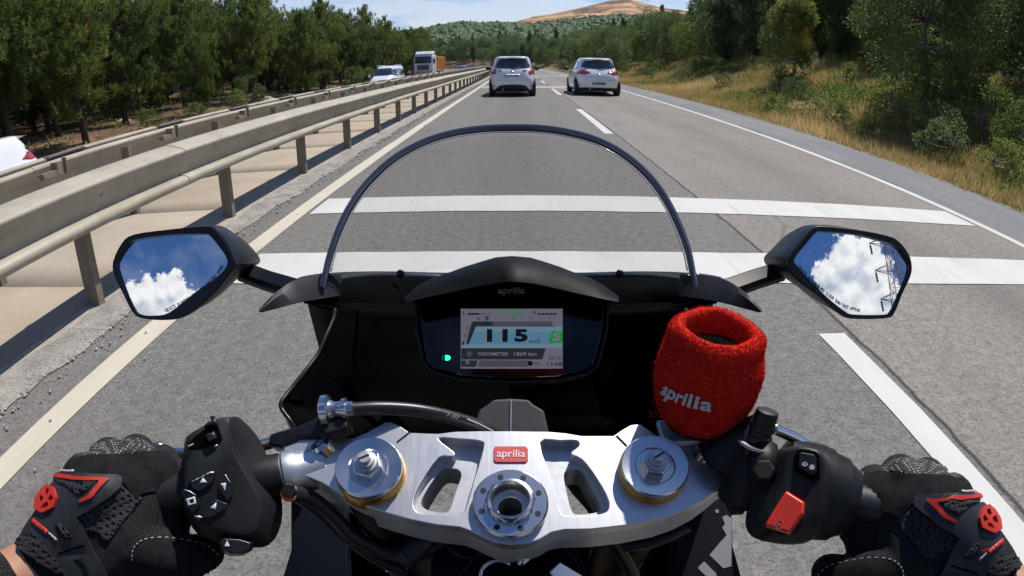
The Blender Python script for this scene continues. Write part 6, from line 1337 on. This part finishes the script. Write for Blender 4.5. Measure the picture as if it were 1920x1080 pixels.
nr = np.cross(T_0[:, 1]-T_0[:, 0], T_0[:, 2]-T_0[:, 0]); nr /= np.linalg.norm(nr, axis=1)[:, None]; ax_ = np.array(BA)[None]; cen = np.array(B0)[None]+ax_*((C-np.array(B0)[None])@np.array(BA))[:, None]; outw = C-cen; sgn = np.sign((nr*outw).sum(1)); hh = ((C-np.array(B0)[None])@np.array(BA)); inner = (np.linalg.norm(outw, axis=1) < .030) & (hh > .02); sgn = np.where(inner, -sgn, sgn); nr *= sgn[:, None]
dd = nr+r2.normal(0, .75, nr.shape); dd /= np.linalg.norm(dd, axis=1)[:, None]; fl_ = r2.uniform(.0008, .0018, len(C))*np.where(inner, .6, 1)*np.where(r2.random(len(C)) < .02, 2.6, 1)
FV, FF, FT = blades(C, dd, fl_, .00045, r2.random(len(C)))
cl_o = link('cloth', bme, m_terry, band, True); cl_o.data.transform(inv)
fz = link('terry_loops', npmesh('terry_loops', FV, FF), m_terry, band); fz.data.transform(inv); fz['kind'] = 'stuff'
# loose threads at the lower hem
mb = MB(); rr2 = random.Random(4)
for k in range(26):
    th = rr2.uniform(0, 6.28); p = B0+(a_*math.cos(th)+b2*math.sin(th))*.038; P = [p]; dv = Vector((rr2.gauss(0, 1), rr2.gauss(0, 1), -.6))
    for j in range(4): dv = (dv+Vector((rr2.gauss(0, .8), rr2.gauss(0, .8), rr2.gauss(0, .8)))).normalized(); P.append(P[-1]+dv*rr2.uniform(.002, .004))
    mb.tube(spline(P, 3), .00028, 4)
o = mb.build('loose_thread', m_terry, band); o['kind'] = 'stuff'; o.data.transform(inv)
m_emb = mat('embroidery_white', (.66, .64, .68), .8); me = text_mesh('aprilia', 1, 0, bold=.018); xs_ = [q.co.x for q in me.vertices]; x0, x1 = min(xs_), max(xs_); av = []
bp = spline([(1245, 727, 0), (1265, 739, 0), (1292, 750, 0), (1335, 760, 0)], 12)
for q in me.vertices:
    f_ = (q.co.x-x0)/(x1-x0)*(len(bp)-1); j = min(int(f_), len(bp)-2); p = bp[j].lerp(bp[j+1], f_-j); a2 = (bp[j+1]-bp[j]).normalized(); up2 = Vector((a2.y, -a2.x, 0)); X = p+up2*(q.co.y*33-2)
    d_ = ray(X.x, X.y); h_, n2, i_, di = bbv.ray_cast(CAM, d_); av.append(h_-d_*.0024 if h_ else at(X.x, X.y, .44))
af = [tuple(pl.vertices) for pl in me.polygons]
me = bpy.data.meshes.new('band_lettering'); me.from_pydata([tuple(x) for x in av], [], af); o = link('band_lettering', me, m_emb, band); o.data.transform(inv); s_m = o.modifiers.new('t', 'SOLIDIFY'); s_m.thickness = .0012; s_m.offset = 0
g = MB(); g.lathe(B0, BA, [(-.012, .020), (-.012, .026), (.0, .0285), (.040, .0230), (.053, .0240), (.0545, .022), (.0545, .001)], 36); g.build('fluid_reservoir', m_matt, bike, auto=30)
g = MB(); g.box(B0-BA*.014+Vector((-.008, -.01, 0)), (.05, .03, .006)); g.build('reservoir_bracket', m_cast, bike, bevel=.002)

# ================================================================== POWER PYLON (behind the rider, seen in the right mirror)
def mirrored(px, py, ctr, n): d = ray(px, py); return d-n*2*d.dot(n)
g0 = at(1590, 512, .68); v_ = (g0-CAM).normalized(); n_m = (Vector((.30, -.80, .46)).normalized()-v_).normalized(); rdir = mirrored(1672, 500, g0, n_m); k = 88/math.hypot(rdir.x, rdir.y); PX, PY = rdir.x*k, rdir.y*k
print('pylon', PX, PY, rdir.z*k, [tuple(round(c, 2) for c in mirrored(x, y, g0, n_m)) for x, y in ((1500, 450), (1600, 440), (1690, 500), (1600, 590))])
py = empty('power_pylon', (PX, PY, 0), 'steel lattice power pylon reflected in the right-hand mirror', 'pylon'); m_lat = grainy('galvanised_lattice', (.20, .21, .22), .6, .15, 2, 0, metal=.5)
g = MB(); Hh = 56
def wd(z): return 3.2*(1-z/Hh)**1.1+.55
lv_ = [0, 7, 13, 18.5, 23.5, 28, 32, 35.5, 38.5, 41.5, 44.5, 47.5, 50.5, 54]
for i in range(len(lv_)-1):
    for sx, sy in ((1, 1), (1, -1), (-1, 1), (-1, -1)):
        a1, b1 = wd(lv_[i]), wd(lv_[i+1]); g.tube([(sx*a1, sy*a1, lv_[i]), (sx*b1, sy*b1, lv_[i+1])], .08, 4)
    for s1, s2 in (((1, 1), (-1, 1)), ((-1, 1), (-1, -1)), ((-1, -1), (1, -1)), ((1, -1), (1, 1))):
        a1, b1 = wd(lv_[i]), wd(lv_[i+1]); g.tube([(s1[0]*a1, s1[1]*a1, lv_[i]), (s2[0]*b1, s2[1]*b1, lv_[i+1])], .045, 4); g.tube([(s2[0]*a1, s2[1]*a1, lv_[i]), (s1[0]*b1, s1[1]*b1, lv_[i+1])], .045, 4); g.tube([(s1[0]*b1, s1[1]*b1, lv_[i+1]), (s2[0]*b1, s2[1]*b1, lv_[i+1])], .05, 4)
g.build('lattice_tower', m_lat, py)
for z in (41.5, 46.5, 51.5):
    for sx in (-1, 1):
        g = MB(); 
        for sy in (-.5, .5): g.tube([(sx*.5, sy, z), (sx*3.6, 0, z+.5)], .07, 4); g.tube([(sx*.5, sy, z+1.8), (sx*3.6, 0, z+.5)], .06, 4)
        g.build('cross_arm', m_lat, py); g = MB(); g.lathe((sx*3.5, 0, z-1.6), (0, 0, 1), [(0, .1)]+[(0.1+.2*k, .22 if k % 2 else .08) for k in range(9)]+[(2, .05)], 8); g.build('insulator', m_bore, py)
# ================================================================== RIDER: gloved hands on the grips, body behind the camera
rider = empty('person', (0, -.45, 0), 'rider in black jacket and black-red gloves, hands closed round both grips', 'person')
RI = Matrix.Translation(-rider.location)
def capmesh(segs):
    bm = bmesh.new()
    for p0, r0, p1, r1 in segs:
        p0, p1 = Vector(p0), Vector(p1)
        for p, r_ in ((p0, r0), (p1, r1)): bmesh.ops.create_icosphere(bm, subdivisions=2, radius=r_, matrix=Matrix.Translation(p))
        d = p1-p0
        if d.length > 1e-5:
            M_ = Matrix.Translation((p0+p1)/2) @ d.to_track_quat('Z', 'Y').to_matrix().to_4x4(); bmesh.ops.create_cone(bm, cap_ends=True, segments=20, radius1=r0, radius2=r1, depth=d.length, matrix=M_)
    return bm
def organic(nm, segs, voxel, m_, par, smooth_it=6, extra=None):
    bm = capmesh(segs); me = bpy.data.meshes.new(nm); bm.to_mesh(me); bm.free(); o = bpy.data.objects.new(nm, me); COL.objects.link(o)
    r_ = o.modifiers.new('r', 'REMESH'); r_.mode = 'VOXEL'; r_.voxel_size = voxel; s_ = o.modifiers.new('s', 'SMOOTH'); s_.iterations = smooth_it; s_.factor = .6
    dg = bpy.context.evaluated_depsgraph_get(); me2 = bpy.data.meshes.new_from_object(o.evaluated_get(dg)); bpy.data.objects.remove(o)
    me2.name = nm
    if extra: extra(me2)
    b = BVHTree.FromPolygons([v.co.copy() for v in me2.vertices], [tuple(p.vertices) for p in me2.polygons])
    me2.transform(RI); o = link(nm, me2, m_, None, True); o.parent = par
    return o, b
m_skin = mat('skin', (.42, .22, .14), .5, spec=.4); b_ = bsdf(m_skin); b_.inputs['Subsurface Weight'].default_value = .15; b_.inputs['Subsurface Radius'].default_value = (.01, .004, .002)
def knit(nm, col, sc, k=1.0, spec=.25):
    m = mat(nm, col, .88, spec=spec); t = m.node_tree; oc = objc(m); vo = N(t, 'ShaderNodeTexVoronoi', Scale=sc, Randomness=.25); t.links.new(oc, vo.inputs['Vector']); n_ = noi(t, oc, 30, 4, .6)
    d_ = ramp(t, vo.outputs['Distance'], [(.15, 0), (.5, 1)]); setc(m, mix(t, d_, tuple(c*.35 for c in col), tuple(min(1, c*1.8) for c in col))); bump(m, mth(t, 'ADD', d_, mth(t, 'MULTIPLY', n_, .8)), k, .0012); return m
m_glove = knit('glove_fabric', (.013, .013, .014), 620); m_suede = grainy('glove_suede', (.011, .011, .012), .95, .5, 140, .8, dist=.001, spec=.15); m_guard = grainy('glove_rubber', (.026, .027, .030), .42, .2, 200, .12, dist=.0003)
m_gred = mat('glove_red', (.52, .035, .02), .45, spec=.4); m_honey = knit('glove_honeycomb', (.020, .020, .022), 250, 1.2); m_stitch = mat('stitch_white', (.42, .42, .43), .7); m_jacket = knit('jacket_mesh', (.011, .011, .013), 380); m_pants = grainy('trousers', (.014, .014, .016), .85, .3, 40, .3)
m_dot = mat('dotted_fabric', (.016, .016, .017), .8); t = m_dot.node_tree; vo = N(t, 'ShaderNodeTexVoronoi', Scale=330.0, Randomness=.12); t.links.new(objc(m_dot), vo.inputs['Vector']); dd_ = ramp(t, vo.outputs['Distance'], [(.26, 1), (.36, 0)]); setc(m_dot, mix(t, dd_, (.014, .014, .015), (.27, .26, .25))); bump(m_dot, dd_, .5, .001)
def hand(f, side):
    A = lambda x, y, d: at(*f(x, y), d)
    W0 = A(58, 1072, .530); W1 = A(88, 1040, .528); P1 = A(140, 985, .520); P2 = A(196, 925, .512); P3 = A(262, 935, .515); P4 = A(235, 1005, .510)
    ax = ((LB-LA) if side < 0 else (RB-RA)).normalized()
    segs = [(W0, .024, W1, .027), (W1, .028, P1, .033), (P1, .033, P2, .036), (P2, .034, P3, .031), (P1, .032, P4, .031), (P4, .032, P3, .031), (A(190, 1050, .52), .032, P4, .032), (W1, .028, A(190, 1050, .52), .032), (P3, .028, A(318, 945, .520), .022), (A(318, 945, .520), .022, A(300, 1010, .515), .022)]
    segs += [(A(292, 905, .515), .026, A(318, 905, .514), .024), (A(318, 905, .514), .024, A(322, 945, .514), .023)]
    fingers = [((292, 884, .512), (306, 866, .540), (322, 885, .572), (316, 925, .580), (306, 950, .566), .0160), ((248, 866, .515), (258, 848, .548), (268, 866, .586), (262, 915, .596), (258, 948, .578), .0168),
               ((200, 868, .520), (206, 853, .554), (214, 872, .590), (212, 920, .598), (214, 950, .580), .0162), ((152, 892, .526), (156, 880, .556), (164, 900, .586), (168, 938, .590), (174, 962, .574), .0148)]
    for a, b, c, d, e, r_ in fingers:
        q = [A(*p) for p in (a, b, c, d, e)]; segs += [(P2 if r_ != .0160 else P3, .026, q[0], r_*1.12), (q[0], r_*1.12, q[1], r_), (q[1], r_, q[2], r_*.93), (q[2], r_*.93, q[3], r_*.88), (q[3], r_*.88, q[4], r_*.82)]
    T_1, T_2, T_3, T_4 = A(250, 1022, .503), A(300, 1040, .496), A(350, 1046, .501), A(388, 1034, .511); segs += [(P4, .028, T_1, .023), (T_1, .023, T_2, .0205), (T_2, .0205, T_3, .0185), (T_3, .0185, T_4, .0155)]
    o, b = organic('glove', segs, .0021, m_glove, rider, 5)
    def DG(nm, poly, off, th, m_, st=7, holes=(), bev=0, par=o):
        d_ = drape(nm, [f(*p) for p in poly], b, off, th, m_, None, st, None, [[f(*p) for p in h] for h in holes], bev)
        if d_ is None: return None
        d_.data.transform(RI); d_.parent = par; return d_
    z = lambda P: [(x/3, 720+y/3) for x, y in P]
    DG('dotted_knuckles', z([(420, 425), (470, 375), (600, 325), (700, 300), (800, 318), (850, 350), (890, 385), (700, 402), (520, 408)]), .0016, .0015, m_dot)
    DG('suede_band', z([(350, 510), (375, 460), (420, 428), (520, 408), (700, 402), (890, 385), (960, 400), (1000, 470), (990, 560), (900, 600), (800, 620), (760, 640), (690, 560), (680, 520)]), .0020, .0020, m_suede, bev=.0008)
    DG('honeycomb_panel', z([(440, 755), (530, 690), (610, 640), (680, 572), (735, 615), (800, 640), (740, 720), (690, 780), (640, 850), (600, 900), (550, 840), (480, 830)]), .0016, .0015, m_honey)
    gd = DG('knuckle_guard', z([(298, 522), (345, 514), (650, 518), (676, 530), (682, 555), (672, 580), (600, 640), (530, 690), (436, 748), (470, 800), (500, 870), (545, 960), (590, 1040), (620, 1110), (420, 1110), (330, 1000), (262, 900), (183, 838), (212, 752), (228, 690), (268, 605), (288, 560)]), .0042, .0035, m_guard, 7, bev=.0012)
    DG('guard_recess', z([(330, 555), (430, 552), (545, 556), (500, 600), (450, 632), (400, 590), (350, 572)]), .0050, .0008, m_honey, 6)
    DG('red_piping', z([(298, 522), (606, 540), (611, 549), (522, 640), (462, 667), (456, 654), (508, 622), (560, 562), (552, 553), (310, 545), (290, 582), (284, 572)]), .0056, .0018, m_gred, 5, bev=.0006)
    em_ = DG('red_emblem', z([(298, 590), (332, 598), (344, 650), (328, 702), (262, 738), (224, 724), (234, 668), (264, 620)]), .0070, .0032, m_gred, 5, holes=[z(h) for h in ([(295, 612), (312, 618), (300, 645), (282, 640)], [(262, 650), (280, 660), (270, 680), (246, 690)], [(322, 640), (330, 655), (318, 675), (300, 668)], [(282, 690), (305, 680), (300, 700), (262, 716)])], bev=.0008)
    DG('red_flash', z([(212, 768), (292, 828), (276, 842), (204, 792)]), .0058, .0016, m_gred, 5); DG('guard_print', z([(284, 836), (292, 832), (334, 866), (326, 876)]), .0054, .0006, m_stitch, 5)
    DG('guard_window', z([(322, 786), (350, 778), (414, 850), (400, 866), (370, 860), (345, 848)]), .0052, .0010, m_honey, 5); DG('guard_letter', z([(345, 800), (352, 798), (372, 826), (385, 852), (376, 852), (366, 834), (352, 842), (360, 824)]), .0062, .0008, m_guard, 4)
    DG('guard_window', z([(420, 985), (480, 980), (505, 1040), (520, 1100), (500, 1100), (470, 1020)]), .0052, .0010, m_suede, 5)
    DG('guard_groove', z([(330, 940), (480, 893), (486, 900), (334, 948)]), .0050, .0006, m_matt, 5); DG('size_tag', z([(350, 500), (430, 500), (434, 510), (350, 510)]), .0046, .0006, m_stitch, 5)
    th = [(246, 1050), (250, 1026), (270, 1010), (308, 1006), (350, 1012), (388, 1022), (410, 1042), (400, 1070), (360, 1092), (300, 1096), (262, 1082)]
    DG('thumb_pad', th, .0020, .0022, m_suede, 7, bev=.0008)
    DG('wrist_cuff', z([(118, 880), (160, 852), (215, 852), (262, 900), (330, 1000), (392, 1070), (330, 1050), (250, 1010), (160, 955), (110, 930)]), .0050, .0030, m_honey, 6, bev=.001)
    pl2 = spline([(x+1, y+1, 0) for x, y in th[:7]], 6); mb = MB(); k = 0
    for i in range(0, len(pl2)-1, 1):
        if i % 2: continue
        pp = []
        for q in (pl2[i], pl2[i+1]):
            d_ = ray(*f(q.x, q.y)); h_, n_, i_, di = b.ray_cast(CAM, d_)
            if h_: pp.append(h_-d_*.0028)
        if len(pp) == 2: mb.tube(pp, .00045, 5)
    if mb.v: s_ = mb.build('stitching', m_stitch, None); s_.data.transform(RI); s_.parent = o; s_['kind'] = 'stuff'
    return W1, W0, b, o
flat = lambda x, y: (x, y)
mirx = lambda x, y: (1914-x+28, y+38)
WL = hand(flat, -1); WR = hand(mirx, 1)
# lettering on the right glove's guard
av = []; af = []; me = text_mesh('TECHNIC', 10, 0, bold=.15); xs_ = [v.co.x for v in me.vertices]; w_ = max(xs_)-min(xs_)
for v in me.vertices:
    lx = v.co.x/w_*31; ly_ = v.co.y*.95; ca, sa = math.cos(R(12)), math.sin(R(12)); X = 1855+lx*ca-ly_*-sa*0; Y = 1031-(lx*sa)-ly_; d_ = ray(X, Y); h_, n_, i_, di = WR[2].ray_cast(CAM, d_); av.append((h_-d_*.0060) if h_ else at(X, Y, .52))
me2 = bpy.data.meshes.new('glove_lettering'); me2.from_pydata([tuple(x) for x in av], [], [tuple(p.vertices) for p in me.polygons]); me2.transform(RI); link('glove_lettering', me2, m_gred, WR[3])
# body: one continuous surface; clothes over it
EL, ER = Vector((-.47, -.02, .93)), Vector((.48, -.02, .90)); SL, SR = Vector((-.20, -.36, 1.27)), Vector((.20, -.36, 1.27))
hip = Vector((0, -.62, .84)); ch = Vector((0, -.40, 1.16)); body = [(hip, .13, ch, .14), (ch, .13, Vector((0, -.36, 1.30)), .10), (Vector((0, -.36, 1.30)), .06, Vector((0, -.31, 1.43)), .055), (Vector((0, -.29, 1.50)), .095, Vector((0, -.30, 1.54)), .10),
    (Vector((-.12, -.36, 1.27)), .07, SL, .06), (Vector((.12, -.36, 1.27)), .07, SR, .06)]
for S_, E_, Wt, sx in ((SL, EL, WL, -1), (SR, ER, WR, 1)):
    body += [(S_, .054, E_, .040), (E_, .040, Wt[1], .026), (Wt[1], .026, Wt[0], .024)]
    K_ = Vector((sx*.21, -.08, .72)); F_ = Vector((sx*.17, -.38, .34)); body += [(hip+Vector((sx*.09, 0, 0)), .085, K_, .060), (K_, .056, F_, .040), (F_, .038, F_+Vector((0, .16, -.05)), .030)]
o, bb = organic('body', body, .010, m_skin, rider, 4)
def cloth(nm, sub, grow, vox, m_): return organic(nm, [(a, ra+grow, b, rb+grow) for a, ra, b, rb in sub], vox, m_, o, 5)[0]
jk = [body[0], body[1], body[4], body[5]]
for S_, E_, Wt in ((SL, EL, WL), (SR, ER, WR)): jk += [(S_, .056, E_, .044), (E_, .044, E_.lerp(Wt[1], .80), .031)]
cloth('jacket', jk, .016, .009, m_jacket); lg = [(hip+Vector((0, 0, .03)), .138, hip+Vector((0, .02, -.05)), .125)]
for sx in (-1, 1): K_ = Vector((sx*.21, -.08, .72)); F_ = Vector((sx*.17, -.38, .34)); lg += [(hip+Vector((sx*.07, 0, -.02)), .09, K_, .064), (K_, .06, F_, .044)]
cloth('trousers', lg, .012, .010, m_pants)
for sx in (-1, 1): F_ = Vector((sx*.17, -.38, .34)); cloth('boot', [(F_, .048, F_+Vector((0, .02, -.06)), .045), (F_+Vector((0, .02, -.06)), .045, F_+Vector((0, .19, -.06)), .036)], .006, .009, m_blk)
hm = MB(); hm.lathe((0, -.29, 1.40), (0, .06, 1), [(0, .085), (.01, .11), (.06, .135), (.12, .142), (.18, .128), (.22, .09), (.235, .03), (.236, .001)], 36); h_ = hm.build('helmet', mat('helmet_red_black', (.35, .02, .015), .2, coat=1), o, smooth=True); h_.data.transform(RI)

# thin summer haze: one closed box of even air round the whole scene
mb = MB(); mb.box((0, 100, 98.5), (5600, 5800, 205)); m_hz = bpy.data.materials.new('haze_air'); m_hz.use_nodes = True; t = m_hz.node_tree; t.nodes.clear()
pv_ = N(t, 'ShaderNodeVolumePrincipled', Density=.00008, Anisotropy=.3); pv_.inputs['Color'].default_value = (.80, .88, 1.0, 1); o_ = t.nodes.new('ShaderNodeOutputMaterial'); t.links.new(pv_.outputs[0], o_.inputs['Volume'])
hz = mb.build('haze', m_hz); tag(hz, kind='stuff')
